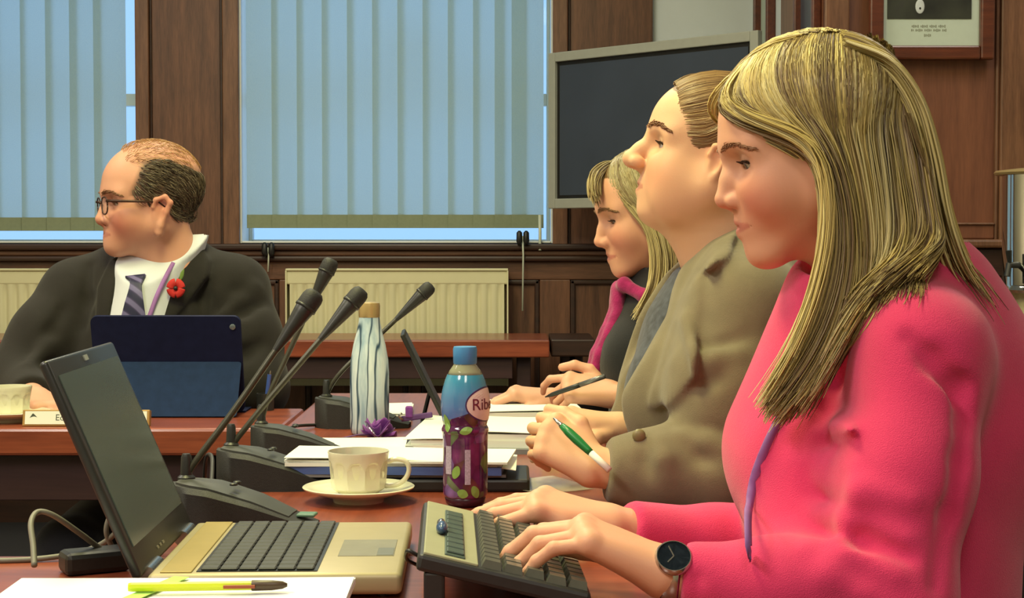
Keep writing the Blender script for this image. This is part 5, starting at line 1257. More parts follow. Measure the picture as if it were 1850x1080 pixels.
    allL.append(over(L4)); allR.append(r4); allC.append(np.repeat(c4[:, None], M, 1))
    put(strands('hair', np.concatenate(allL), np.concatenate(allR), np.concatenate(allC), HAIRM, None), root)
    # scalp layer under the strands
    K = SDF(*box_of([H(0.11, 0.1, 0.14), H(-0.13, -0.1, -0.14)], 0.03), 0.004)
    K.ell(H(-0.006, 0, 0.036), (0.100, 0.081, 0.086), H.R, 0.01); K.cone(H(-0.045, 0, -0.02), H(-0.06, 0, -0.13), 0.060, 0.050, 0.03)
    K.ell(H(0.090, 0, -0.05), (0.075, 0.2, 0.105), H.R, 0.01, 'sub'); K.cone(H(0.01, -0.1, -0.06), H(0.01, 0.1, -0.06), 0.05, 0.05, 0.01, 'sub')
    Vk, Qk = K.mesh(); put(np_mesh('hair_base', Vk, Qk, HAIRM, None, np.tile(srgb((120, 96, 58)), (len(Vk), 1))), root)
    return root, J, (Wn, En)
pinkw, PJ, (PWn, PEn) = pink_woman()
# ---------------------------------------------------------------- helper for putting loose meshes under a person
def under(root, fn):
    before = set(bpy.data.objects); fn()
    for o in set(bpy.data.objects) - before:
        if o.parent is None: put(o, root)
def patch(S, quad, Y, off, thick, nu, nv, name, m, root, bulge=0.0):
    """cloth flap lying on surface S; quad = rows of (px,py) control points, interpolated bilinearly along rows"""
    rows = [spline([(a, b, 0) for a, b in r], nu) for r in quad]; R_ = np.array(rows); cols = np.array([spline(R_[:, i], nv) for i in range(nu)])
    pts = [[None] * nv for _ in range(nu)]; lastY = Y
    for i in range(nu):
        for j in range(nv):
            p = S.front_px(cols[i, j, 0], cols[i, j, 1], lastY, off, default=False)
            if p is False: p = P(cols[i, j, 0], cols[i, j, 1], lastY)
            else: lastY = p.y + off
            b = bulge * math.sin(math.pi * i / (nu - 1)); pts[i][j] = Vector((p.x, p.y - b, p.z))
    for _ in range(4):
        old = [[p.copy() for p in r] for r in pts]
        for i in range(nu):
            for j in range(nv):
                nb_ = [old[a][b].y for a, b in ((i - 1, j), (i + 1, j), (i, j - 1), (i, j + 1)) if 0 <= a < nu and 0 <= b < nv]
                pts[i][j].y = min(old[i][j].y + 0.002, 0.4 * old[i][j].y + 0.6 * sum(nb_) / len(nb_))
    m_ = MB(); m_.grid(lambda u, v: pts[int(round(u * (nu - 1)))][int(round(v * (nv - 1)))], nu, nv, thick)
    o = m_.build(name, m, None, True); return put(o, root)
TROUS = cloth('dark_trousers', (36, 36, 42))
def legs(root, hip, fwd, side_w=0.09, m=None, seat=0.46, r=0.075):
    """seated thighs and shins"""
    fwd = Vector(fwd).normalized(); sd = Vector((0, 0, 1)).cross(fwd); hip = Vector(hip)
    pts = [hip + fwd * 0.50 + sd * 0.3, hip - fwd * 0.2 - sd * 0.3, Vector((hip.x, hip.y, 0.02)), hip + Vector((0, 0, 0.14))]
    G = SDF(*box_of(pts, 0.06), 0.011)
    G.ell(hip + Vector((0, 0, 0.02)), (0.15, 0.15, 0.12), None, 0.05)
    for s in (-1, 1):
        h = hip + sd * side_w * s; k = hip + fwd * 0.42 + sd * (side_w + 0.01) * s; a = k + fwd * 0.02; a.z = 0.09; f = a + fwd * 0.14; f.z = 0.04
        G.chain([h, k], [r + 0.012, r * 0.85], 0.04); G.chain([k, a], [r * 0.82, r * 0.6], 0.03); G.chain([a - Vector((0, 0, 0.03)), f], [0.045, 0.035], 0.02)
    put(np_mesh('trousers', *G.mesh(), m or TROUS), root)
CHAIRM = cloth('chair_fabric', (48, 36, 40)); CHAIRL = mat('chair_frame', (40, 40, 42), 0.4, 0.6)
def chair(x, y, rz, label):
    """faces local +x"""
    o = empty('meeting_chair', (x, y, 0), rz, label, 'chair')
    MB().box((-0.22, -0.23, 0.33), (0.22, 0.23, 0.375), 0.02).build('seat', CHAIRM, o, 40)
    MB().box((-0.265, -0.20, 0.50), (-0.225, 0.20, 0.72), 0.015).build('backrest', CHAIRM, o, 40)
    for a in (-1, 1):
        MB().tube([(-0.21, a * 0.20, 0.36), (-0.25, a * 0.21, 0.0)], 0.012, 8).build('leg', CHAIRL, o); MB().tube([(0.20, a * 0.20, 0.36), (0.21, a * 0.21, 0.0)], 0.012, 8).build('leg', CHAIRL, o)
        MB().tube([(-0.215, a * 0.17, 0.35), (-0.245, a * 0.17, 0.55)], 0.010, 8).build('back_post', CHAIRL, o)
legs(pinkw, (0.53, 1.81, 0.475), (-1, 0, 0)); chair(0.56, 1.81, math.pi, 'dark chair under the woman in pink')
# ---------------------------------------------------------------- woman in the grey jacket
GREYJ = cloth('grey_jacket', (124, 114, 92), 0.9, 0.08, 30, 0.35, 800, 0.2); BLOUSE = cloth('blouse', (58, 62, 72), 0.8, 0.5, 90, 0.2)
def grey_woman():
    root = person((0.36, 2.42, 0), 'woman in grey jacket with hair pulled back holding green pen')
    H = Frame(P(1291, 284, 2.45), 0.0, math.radians(-12), scale=1.03)
    S = SDF(*box_of([H(0.14, 0.09, 0.13), H(-0.11, -0.09, 0.12), H(0.12, 0.09, -0.24), H(-0.14, -0.09, -0.24)], 0.008), 0.0024)
    g = head(S, H, dict(nose=(0.1290, -0.026), bridge=0.0985, tip=0.0130, nw=0.0140, cheek=0.028, fat=0.002, mz=0.010, jz=0.006, chin=(0.074, -0.093), chinr=0.0160, eye_open=0.0044, lid=0.0, neck=(-0.080, -0.19), neckr=(0.056, 0.060), jaw=0.056, jawr=0.020, face_r=(0.054, 0.055, 0.060)))
    S.cone(H(0.035, 0, -0.080), H(-0.025, 0, -0.135), 0.028, 0.045, 0.04)
    parts = [S.mesh()]
    Sn, En, Wn = P(1352, 560, 2.29), P(1292, 862, 2.22), P(1076, 846, 2.20)
    Sf, Ef, Wf = P(1300, 560, 2.60), P(1230, 800, 2.66), P(1122, 776, 2.42)
    A = SDF(*box_of([Wn, P(950, 740, 2.2), P(950, 900, 2.3), P(1150, 880, 2.15), P(1000, 760, 2.42)], 0.03), 0.0022)
    hand(A, Wn, Vector((-0.80, 0.28, 0.50)), Vector((-0.42, -0.62, 0.64)), 1, {'index': (48, 60, 30), 'middle': (52, 66, 34), 'ring': (56, 70, 34), 'pinky': (60, 66, 30)}, [(0.8, 0.5, 0.1), (0.9, 0.1, -0.3), (0.9, -0.2, -0.3)], 0.92, 0.06, forearm=Wn + (En - Wn) * 0.3, fr=(0.027, 0.034), plump=1.05)
    parts.append(A.mesh())
    B = SDF(*box_of([Wf, P(960, 700, 2.4), P(980, 830, 2.35), P(1150, 800, 2.45)], 0.03), 0.0024)
    hand(B, Wf, Vector((-0.92, -0.25, 0.22)), Vector((0.2, -0.1, 0.97)), -1, {'index': (30, 40, 20), 'middle': (34, 46, 24), 'ring': (38, 46, 24), 'pinky': (40, 44, 20)}, [(0.75, 0.6, -0.2), (0.9, 0.2, -0.3), (0.9, 0.0, -0.3)], 0.94, 0.08, forearm=Wf + (Ef - Wf) * 0.4, fr=(0.027, 0.034), plump=1.05)
    parts.append(B.mesh())
    def torso(G, e):
        G.ell(P(1345, 640, 2.45), (0.135 + e, 0.165 + e, 0.17 + e), None, 0.05); G.ell(P(1330, 800, 2.45), (0.150 + e, 0.165 + e, 0.16 + e), None, 0.06); G.ell(P(1330, 960, 2.45), (0.16 + e, 0.175 + e, 0.17 + e), None, 0.06)
        for y in (2.38, 2.52): G.ell(P(1225, 712, y), (0.078 + e, 0.075 + e, 0.085 + e), None, 0.06)
        G.cone(P(1336, 492, 2.45), P(1270, 610, 2.45), 0.065 + e, 0.085 + e, 0.05)
        for q in (Sn, Sf): G.cone(P(1345, 478, 2.45), q, 0.052 + e, 0.055 + e, 0.05)
        G.chain([Sn, (Sn + En) / 2, En], [0.066 + e, 0.066 + e, 0.058 + e], 0.03); G.chain([Sf, (Sf + Ef) / 2, Ef], [0.062 + e, 0.06 + e, 0.055 + e], 0.03)
    Tz = SDF((0.12, 2.1, 0.45), (0.62, 2.78, 1.12), 0.01); torso(Tz, -0.014); parts.append(Tz.mesh())
    V, Q = merge(parts)
    hfn = lambda x, y, z: ((z > 0.076 - 0.55 * np.clip(0.075 - x, -0.02, 0.5) + 0.25 * np.clip(0.02 - x, 0, 1)) & (z > -0.045 - 0.6 * np.clip(x, -0.1, 0)) & (x < 0.080) & ((z > 0.02) | (x < -0.012))).astype(float)
    cols = skin_cols(H, V, (226, 178, 142), (190, 112, 96), (220, 146, 116), hair=(122, 94, 62), hairfn=hfn, mz=0.010)
    put(np_mesh('body', V, Q, SKIN, None, cols), root)
    under(root, lambda: eyes(H, None, gaze=(0, 0.0), iris=(84, 74, 60))); under(root, lambda: brow_lash(S, H, None, (128, 88, 58), g, thick=1.2, arch=0.006))
    # blouse, then jacket with an open front
    Bl = SDF((0.08, 2.12, 0.50), (0.55, 2.76, 1.10), 0.005); torso(Bl, -0.002)
    Bl.cone(H(-0.02, 0, -0.08), H(-0.05, 0, -0.165), 0.066, 0.064, 0.008, 'sub'); put(np_mesh('blouse', *Bl.mesh(), BLOUSE), root)
    J = SDF((0.02, 2.08, 0.50), (0.66, 2.80, 1.12), 0.0045); torso(J, 0.010)
    cn = Wn + (En - Wn) * 0.16; cf = Wf + (Ef - Wf) * 0.18
    J.chain([En, En + (Wn - En) * 0.5, cn], [0.066, 0.055, 0.044], 0.03); J.chain([Ef, cf], [0.06, 0.042], 0.03)
    J.cone(H(-0.03, 0, -0.06), H(-0.04, 0, -0.170), 0.070, 0.072, 0.008, 'sub')
    for c, e_ in ((cn, En), (cf, Ef)):
        dd = (c - e_).normalized(); J.half(A3(c + dd * 0.012), A3(dd), A3(c) - 0.07, A3(c) + 0.07)
    def crease(pts, r, dep, k, mode):
        q = [J.front_px(x, y, 2.25) for x, y in pts]; q = [A3(p) + np.array([0, (-dep if mode == 'sub' else dep), 0]) for p in q]; J.chain(q, [r * 0.4] + [r] * (len(q) - 2) + [r * 0.4], k, mode)
    for pts in ([(1240, 640), (1300, 625), (1345, 610)], [(1235, 700), (1270, 695), (1300, 685)], [(1225, 770), (1280, 780), (1330, 790)], [(1240, 800), (1265, 825), (1290, 835)], [(1165, 800), (1168, 830), (1172, 860)], [(1248, 500), (1242, 590), (1240, 680)]): crease(pts, 0.006, -0.001, 0.016, 'sub')
    for pts in ([(1230, 785), (1280, 800), (1320, 812)], [(1235, 660), (1290, 650), (1340, 640)], [(1190, 795), (1200, 830), (1205, 860)]): crease(pts, 0.009, 0.005, 0.016, 'add')
    J.smooth(1)
    # open front: the near half is cut back to the lapel line, the far half stays
    xz = lambda pts, Y: [(P(a, b, Y).x, P(a, b, Y).z) for a, b in pts]
    cut = xz([(1290, 440), (1226, 545), (1172, 700), (1150, 775)], 2.33); cut = cut + [(0.02, cut[-1][1]), (0.02, cut[0][1])]
    J.prism_y(cut, 2.1, 2.485, 0.004)
    J.raise_poly(xz([(1262, 470), (1226, 545), (1240, 660), (1256, 520)], 2.33), 2.1, 2.44, 0.010)
    J.raise_poly(xz([(1226, 545), (1172, 700), (1166, 730), (1182, 740), (1238, 670), (1240, 600)], 2.33), 2.1, 2.44, 0.010)
    J.raise_poly(xz([(1350, 405), (1356, 440), (1300, 470), (1258, 525), (1242, 505), (1290, 440)], 2.33), 2.1, 2.50, 0.014)
    J.smooth(2); put(np_mesh('jacket', *J.mesh(), GREYJ), root)
    bp = J.front_px(1154, 786, 2.3, 0.004); put(MB().sphere(bp, (0.009, 0.005, 0.009), 12).build('button', mat('jacket_button', (128, 118, 82), 0.4), None, True), root)
    # hair swept back into a bun
    Gd = []
    for q in np.linspace(-1, 1, 15):
        a0 = q * 1.25; yr = 0.072 * math.sin(a0); xr = 0.078 - 0.052 * abs(q) ** 1.6; zr = 0.098 - 0.115 * abs(q) ** 2.0
        Gd.append([A3(H(xr, yr * 0.95, zr - 0.006)), A3(H(xr - 0.03, yr * 1.08, zr + 0.012 * (1 - abs(q)))), A3(H(-0.03, yr * 1.12, 0.045 + 0.075 * math.cos(a0) - 0.02 * abs(q))), A3(H(-0.085, yr * 0.75, 0.035 + 0.03 * math.cos(a0))), A3(H(-0.108, yr * 0.25, 0.02))])
    M = 16; Gw = np.array([spline(q, M) for q in Gd]); ctr = np.array([list(H(-0.01, 0, 0.03))] * M)
    pal = [(150, 118, 76), (128, 98, 62), (172, 140, 92), (112, 84, 54)]
    L, r_, c_, u_ = hair_from(Gw, 3200, 21, 0.0022, 0.004, ctr, clumps=50, pal=pal, r0=0.0011, ends=0.02)
    L = push_out(H, L, (-0.002, 0, 0.036), (0.0965, 0.0760, 0.0830))
    Gd2 = [[A3(H(-0.050 + 0.10 * abs(y_), y_, -0.085 + 0.35 * abs(y_))), A3(H(-0.078 + 0.06 * abs(y_), y_ * 0.98, -0.05 + 0.3 * abs(y_))), A3(H(-0.098, y_ * 0.7, -0.015 + 0.2 * abs(y_))), A3(H(-0.112, y_ * 0.3, 0.012))] for y_ in np.linspace(-0.072, 0.072, 11)]
    L2, r2, c2, u2 = hair_from(np.array([spline(q, M) for q in Gd2]), 1500, 22, 0.002, 0.004, ctr, clumps=30, pal=pal, r0=0.0012, ends=0.02)
    L = np.concatenate([L, L2]); r_ = np.concatenate([r_, r2]); c_ = np.concatenate([c_, c2])
    put(strands('hair', L, r_, c_, HAIRM, None), root)
    rs = np.random.RandomState(5); bc = H(-0.125, 0, 0.02); K = []
    for i in range(260):
        ax = rs.normal(size=3); ax /= np.linalg.norm(ax); u1 = np.cross(ax, rs.normal(size=3)); u1 /= np.linalg.norm(u1); u2 = np.cross(ax, u1); t = np.linspace(0, 4.5, 16)[:, None]
        K.append(A3(bc) + (0.034 + 0.004 * rs.rand()) * (np.cos(t) * u1 + np.sin(t) * u2))
    K = np.array(K); put(strands('hair_bun', K, np.full(K.shape[:2], 0.0016), np.array([srgb(pal[i % 4]) for i in range(len(K))]), HAIRM, None), root)
    legs(root, (0.42, 2.45, 0.475), (-1, 0, 0)); chair(0.45, 2.45, math.pi, 'dark chair under the woman in grey jacket')
    return root, J, A
greyw, GJ, GA = grey_woman()
GREENP = mat('green_pen', (24, 122, 58), 0.35)
pa, pb = P(1000, 755, 2.185), P(1072, 822, 2.150); d = pb - pa
o = empty('green_pen', pa, label='green and white ballpoint pen held by the woman in grey', cat='pen')
Mq = d.to_track_quat('Z', 'Y').to_matrix().to_4x4(); LL = d.length
MB().lathe([(0, 0), (0.0012, 0.0), (0.0035, 0.014), (0.0042, 0.016)], 12, M=Mq).build('tip', STEEL, o, True)
MB().lathe([(0.0042, 0.016), (0.0062, 0.030), (0.0065, 0.045), (0.0052, 0.066), (0.0046, 0.072)], 14, M=Mq).build('grip', GREENP, o, True)
MB().lathe([(0.0046, 0.072), (0.0046, LL + 0.03), (0, LL + 0.03)], 14, M=Mq).build('barrel', PAPER, o, True)
# ---------------------------------------------------------------- woman with the magenta scarf
BLACKC = cloth('black_top', (28, 28, 32)); SCARF = cloth('magenta_scarf', (150, 28, 92), 0.85, 0.25, 60, 0.5, 300, 0.3)
def far_woman():
    root = person((0.30, 3.12, 0), 'blonde woman in black with a magenta scarf, reading papers')
    H = Frame(P(1177, 380, 3.1), math.radians(6), math.radians(12), scale=1.0)
    S = SDF(*box_of([H(0.13, 0.09, 0.12), H(-0.11, -0.09, 0.12), H(0.1, 0.09, -0.24), H(-0.14, -0.09, -0.24)], 0.008), 0.0027)
    g = head(S, H, dict(nose=(0.1185, -0.036), bridge=0.0900, tip=0.0100, cheek=0.027, chin=(0.079, -0.095), chinr=0.0145, mz=0.005, jz=0.006, eye_open=0.0028, lid=-0.003, ears=False, face_r=(0.054, 0.053, 0.060), neck=(-0.05, -0.20)))
    parts = [S.mesh()]
    Sn, En, Wn = P(1270, 560, 2.97), P(1240, 735, 2.90), P(1108, 712, 3.0)
    Sf, Ef, Wf = P(1190, 560, 3.28), P(1110, 720, 3.42), P(1000, 722, 3.30)
    A = SDF(*box_of([Wn, P(1000, 650, 3.0), P(1010, 760, 3.1), P(1150, 740, 2.95)], 0.03), 0.0028)
    hand(A, Wn, Vector((-0.93, 0.15, 0.12)), Vector((0.1, -0.65, 0.75)), 1, {'index': (20, 40, 25), 'middle': (50, 50, 25), 'ring': (58, 55, 25), 'pinky': (60, 55, 25)}, [(0.7, 0.6, 0.3), (0.9, 0.1, 0.1), (0.9, -0.1, -0.3)], 0.95, 0.06, forearm=Wn + (En - Wn) * 0.4, fr=(0.023, 0.028))
    parts.append(A.mesh())
    B = SDF(*box_of([Wf, P(900, 670, 3.3), P(920, 760, 3.2), P(1060, 740, 3.35)], 0.03), 0.003)
    hand(B, Wf, Vector((-0.96, -0.15, 0.15)), Vector((0.15, -0.1, 0.97)), -1, {'index': (30, 55, 30), 'middle': (34, 58, 30), 'ring': (34, 60, 30), 'pinky': (34, 60, 30)}, [(0.8, 0.5, -0.3), (0.9, 0.1, -0.4), (0.9, -0.1, -0.4)], 0.95, 0.06, forearm=Wf + (Ef - Wf) * 0.5, fr=(0.023, 0.028))
    parts.append(B.mesh())
    def torso(G, e):
        G.ell(P(1235, 620, 3.12), (0.115 + e, 0.155 + e, 0.16 + e), None, 0.05); G.ell(P(1225, 740, 3.12), (0.12 + e, 0.155 + e, 0.15 + e), None, 0.06); G.ell(P(1225, 860, 3.12), (0.13 + e, 0.165 + e, 0.15 + e), None, 0.06)
        for y in (3.05, 3.19): G.ell(P(1150, 655, y), (0.065 + e, 0.065 + e, 0.07 + e), None, 0.05)
        G.cone(P(1205, 520, 3.12), P(1170, 610, 3.12), 0.055 + e, 0.07 + e, 0.05)
        for q in (Sn, Sf): G.cone(P(1215, 510, 3.12), q, 0.045 + e, 0.048 + e, 0.05)
        G.chain([Sn, En], [0.052 + e, 0.045 + e], 0.03); G.chain([Sf, Ef], [0.052 + e, 0.045 + e], 0.03)
    Tz = SDF((0.08, 2.84, 0.55), (0.50, 3.50, 1.08), 0.01); torso(Tz, -0.012); parts.append(Tz.mesh())
    V, Q = merge(parts); cols = skin_cols(H, V, (216, 162, 134), (176, 92, 88), (206, 128, 108), hair=(110, 84, 54), hairfn=lambda x, y, z: ((z > 0.07 - 0.35 * np.clip(0.06 - x, -0.05, 0.5)) & (z > -0.06) & (x < 0.082)).astype(float), mz=0.005)
    put(np_mesh('body', V, Q, SKIN, None, cols), root)
    under(root, lambda: eyes(H, None, gaze=(0, -0.6))); under(root, lambda: brow_lash(S, H, None, (140, 104, 72), g, thick=1.1))
    J = SDF((0.02, 2.80, 0.55), (0.52, 3.54, 1.08), 0.0055); torso(J, 0.006)
    gar = []
    for W_, E_ in ((Wn, En), (Wf, Ef)):
        c = W_ + (E_ - W_) * 0.25; dd = (c - E_).normalized(); SL = SDF(*box_of([E_, c], 0.07), 0.005); SL.chain([E_, c], [0.05, 0.036], 0.03); SL.half(A3(c + dd * 0.012), A3(dd), A3(c) - 0.06, A3(c) + 0.06); gar.append(SL.mesh())
    J.cone(H(-0.02, 0, -0.10), H(-0.045, 0, -0.175), 0.062, 0.060, 0.008, 'sub')
    gar.append(J.mesh()); put(np_mesh('black_top', *merge(gar), BLACKC), root)
    # scarf: loop about the neck, knot and hanging end down the front
    K = SDF((0.05, 2.95, 0.70), (0.36, 3.30, 1.06), 0.0035)
    ring = [P(1128, 515, 3.06), P(1165, 535, 3.03), P(1205, 530, 3.04), P(1225, 492, 3.10), P(1205, 490, 3.17), P(1160, 505, 3.18), P(1125, 515, 3.14), P(1118, 520, 3.09), P(1128, 512, 3.06)]
    K.chain(ring, [0.012] * 9, 0.01); K.ell(P(1116, 545, 3.09), (0.016, 0.028, 0.026), None, 0.012)
    a = [P(1112, 560, 3.085), P(1098, 600, 3.07), P(1080, 640, 3.06), P(1066, 685, 3.055), P(1060, 712, 3.055)]
    for dy, r in ((-0.016, 0.011), (0.0, 0.013), (0.016, 0.011)): K.chain([q + Vector((0.004 * abs(dy) / 0.016, dy, 0)) for q in a], [r, r * 1.1, r * 1.1, r, r], 0.006)
    put(np_mesh('scarf', *K.mesh(), SCARF), root)
    # hair
    raw = [
        [(1118, 292), (1088, 298), (1066, 318), (1066, 344), (1072, 362)],
        [(1126, 289), (1098, 298), (1080, 314), (1074, 335), (1078, 355)],
        [(1130, 288), (1108, 305), (1112, 345), (1140, 385), (1165, 415), (1178, 460), (1176, 510), (1160, 548), (1142, 575)],
        [(1142, 286), (1128, 310), (1138, 350), (1162, 385), (1180, 425), (1188, 470), (1184, 515), (1168, 550), (1150, 578)],
        [(1156, 285), (1155, 315), (1168, 355), (1184, 395), (1196, 440), (1202, 480), (1196, 520), (1182, 552), (1166, 575)],
        [(1172, 286), (1182, 320), (1196, 360), (1206, 400), (1214, 440), (1218, 475), (1212, 510), (1202, 535), (1190, 556)],
        [(1190, 290), (1212, 325), (1228, 365), (1236, 405), (1240, 440), (1242, 470), (1238, 495), (1232, 515), (1225, 530)],
        [(1204, 298), (1232, 335), (1248, 372), (1255, 408), (1258, 440), (1260, 468), (1258, 488), (1254, 504), (1250, 515)]]
    def ly(n): return np.interp(np.linspace(0, 1, n), [0, 0.15, 0.4, 1], [3.11, 3.06, 3.02, 3.005])
    M = 18; Gn = guides_px([[(a_, b_, c_) for (a_, b_), c_ in zip(r, ly(len(r)) if len(r) > 5 else [3.11, 3.09, 3.06, 3.045, 3.04])] for r in raw], M)
    ctr = np.array([list(H(-0.01, 0, 0.03))] * M); ctr[:, 2] -= np.interp(np.linspace(0, 1, M), [0, 0.45, 1], [0, 0.03, 0.22]); ctr[:, 1] += 0.02
    pal = [(190, 172, 122), (166, 144, 98), (200, 186, 142), (134, 112, 78)]
    Ls, Rs, Cs = [], [], []
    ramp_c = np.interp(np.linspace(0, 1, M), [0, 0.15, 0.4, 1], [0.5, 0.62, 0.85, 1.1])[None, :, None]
    for Gx, n, sd in ((Gn[:2], 150, 1), (Gn[2:], 2200, 2)):
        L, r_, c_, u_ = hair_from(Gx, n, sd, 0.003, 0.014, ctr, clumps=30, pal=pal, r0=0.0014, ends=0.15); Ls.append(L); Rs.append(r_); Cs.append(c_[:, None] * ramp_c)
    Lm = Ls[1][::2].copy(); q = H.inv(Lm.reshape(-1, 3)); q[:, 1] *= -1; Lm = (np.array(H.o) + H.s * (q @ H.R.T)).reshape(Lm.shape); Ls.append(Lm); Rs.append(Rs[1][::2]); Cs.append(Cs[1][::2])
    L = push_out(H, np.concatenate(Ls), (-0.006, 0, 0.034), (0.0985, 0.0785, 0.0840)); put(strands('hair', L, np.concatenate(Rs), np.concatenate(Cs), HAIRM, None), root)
    legs(root, (0.38, 3.12, 0.475), (-1, 0, 0)); chair(0.42, 3.12, math.pi, 'dark chair under the woman with magenta scarf')
    return root
farw = far_woman()
pa, pb = P(985, 717, 3.00), P(1085, 682, 2.93); d = pb - pa
o = empty('dark_pen', pa, label='slim dark pen held by the woman with the scarf', cat='pen'); Mq = d.to_track_quat('Z', 'Y').to_matrix().to_4x4(); LL = 0.135
MB().lathe([(0, 0), (0.001, 0.0), (0.004, 0.016), (0.0045, 0.06), (0.0046, LL * 0.6)], 12, M=Mq).build('barrel', BLACKM, o, True); MB().lathe([(0.0046, LL * 0.6), (0.0046, LL), (0, LL)], 12, M=Mq).build('cap', mat('pen_grey', (120, 120, 118), 0.3, 0.5), o, True)
# ---------------------------------------------------------------- man in the dark suit
SUIT = cloth('dark_suit', (37, 35, 33), 0.85, 0.12, 25, 0.3, 900, 0.08); SHIRT = cloth('white_shirt', (206, 212, 222), 0.8, 0.03, 20, 0.1)
TIE, nt, bs = newmat('striped_tie'); v = objco(nt, (1, 1, 1)); wv = nt.nodes.new('ShaderNodeTexWave'); wv.bands_direction = 'DIAGONAL'; wv.inputs['Scale'].default_value = 16; wv.inputs['Distortion'].default_value = 0.3; nt.links.new(v, wv.inputs['Vector'])
rr_ = ramp(nt, wv.outputs['Color'], [(0.25, lin((30, 34, 66))), (0.55, lin((52, 46, 84))), (0.8, lin((104, 100, 142)))]); nt.links.new(rr_.outputs['Color'], bs.inputs['Base Color']); bs.inputs['Roughness'].default_value = 0.5
def man():
    root = person((-0.77, 3.62, 0), 'balding man in dark suit with glasses and red poppy')
    H = Frame(P(279, 364, 3.58), math.radians(23), math.radians(2), scale=1.09)
    S = SDF(*box_of([H(0.14, 0.09, 0.14), H(-0.11, -0.09, 0.13), H(0.12, 0.09, -0.22), H(-0.12, -0.09, -0.22)], 0.012), 0.0028)
    g = head(S, H, dict(nose=(0.1165, -0.031), bridge=0.0910, tip=0.0125, nw=0.0160, cheek=0.025, fat=0.0, mz=0.011, jz=0.006, ear=(-0.020, 1.3), chin=(0.083, -0.086), chinr=0.0165, lipx=0.001, brow=0.004, eye_open=0.0036, lid=-0.001, crown=0.004, back=0.0, jaw=0.056, jawr=0.017, neck=(-0.035, -0.135), neckr=(0.053, 0.057), face_r=(0.056, 0.057, 0.064)))
    parts = [S.mesh()]
    Sr, Er, Wr = P(136, 530, 3.64), P(28, 690, 3.52), P(62, 722, 3.36)
    Sl, El, Wl = P(424, 524, 3.62), P(462, 700, 3.52), P(330, 740, 3.44)
    A = SDF(*box_of([Wr, P(150, 690, 3.22), P(40, 770, 3.22), P(20, 700, 3.45)], 0.03), 0.0032)
    hand(A, Wr, Vector((0.62, -0.76, -0.12)), Vector((0.0, -0.15, 0.98)), -1, {'index': (16, 14, 8), 'middle': (16, 16, 8), 'ring': (18, 18, 8), 'pinky': (20, 18, 8)}, [(0.75, 0.6, -0.2), (0.9, 0.2, -0.2), (0.95, 0.05, -0.1)], 1.05, 0.08, forearm=Wr + (Er - Wr) * 0.4, fr=(0.026, 0.032), plump=1.1)
    parts.append(A.mesh())
    B = SDF(*box_of([Wl, P(200, 700, 3.36), P(220, 770, 3.36), P(380, 750, 3.48)], 0.03), 0.005)
    hand(B, Wl, Vector((-0.95, -0.25, 0.0)), Vector((0.0, -0.15, 0.98)), 1, {'index': (20, 30, 10), 'middle': (20, 30, 10), 'ring': (22, 30, 10), 'pinky': (22, 30, 10)}, [(0.75, 0.6, -0.2), (0.9, 0.2, -0.2), (0.95, 0.05, -0.1)], 1.05, 0.08, forearm=Wl + (El - Wl) * 0.4, fr=(0.026, 0.032))
    parts.append(B.mesh())
    def torso(G, e, arms=True):
        G.ell(P(280, 590, 3.64), (0.185 + e, 0.125 + e, 0.16 + e), None, 0.05); G.ell(P(280, 700, 3.62), (0.19 + e, 0.145 + e, 0.17 + e), None, 0.06); G.ell(P(280, 830, 3.62), (0.19 + e, 0.15 + e, 0.16 + e), None, 0.06)
        for q in (Sr, Sl): G.cone(P(285, 472, 3.66), q, 0.062 + e, 0.054 + e, 0.05)
        if not arms: return
        G.chain([Sr, (Sr + Er) / 2, Er], [0.062 + e, 0.062 + e, 0.056 + e], 0.03); G.chain([Sl, (Sl + El) / 2, El], [0.064 + e, 0.064 + e, 0.058 + e], 0.03)
    Tz = SDF((-1.16, 3.38, 0.5), (-0.42, 3.84, 1.1), 0.011); torso(Tz, -0.02); parts.append(Tz.mesh())
    V, Q = merge(parts)
    def hfn(x, y, z):
        side = np.clip((0.062 - x - 0.45 * np.clip(z - 0.02, 0, 1) - 1.0 * np.clip(-z - 0.005, 0, 1) * 3.0) / 0.012, 0, 1) * np.clip((0.088 - z - 0.25 * np.clip(-x, 0, 1)) / 0.02, 0, 1) * np.clip((z + 0.075) / 0.02, 0, 1) * ((x < -0.014) | (z > 0.010) | (x < 0.03) & (z > 0.0))
        return np.clip(side, 0, 1) * np.where((np.abs(y) > 0.0765) & (x > -0.03) & (x < 0.03), 0, 1)
    cols = skin_cols(H, V, (210, 156, 132), (176, 104, 96), (202, 116, 100), hair=(70, 60, 48), hairfn=lambda x, y, z: hfn(x, y, z) * 0.85, mz=0.011)
    put(np_mesh('body', V, Q, SKIN, None, cols), root)
    under(root, lambda: eyes(H, None, gaze=(-0.1, 0))); under(root, lambda: brow_lash(S, H, None, (146, 106, 78), g, thick=1.0))
    # short hair grown from the scalp vertices
    Vh, Qh = parts[0]; Lh = H.inv(Vh); w = hfn(*Lh.T); top = (Lh[:, 2] > 0.075) & (Lh[:, 0] < 0.062) & (Lh[:, 0] > -0.09); rs = np.random.RandomState(8)
    c1 = np.where((w > 0.4) & (np.abs(Lh[:, 1]) < 0.0745 + 0.02 * (Lh[:, 0] < -0.02)) & (rs.rand(len(w)) < 0.34))[0]; c2 = np.where(top & (rs.rand(len(w)) < 0.10))[0]
    Ls, Cs, Rs = [], [], []
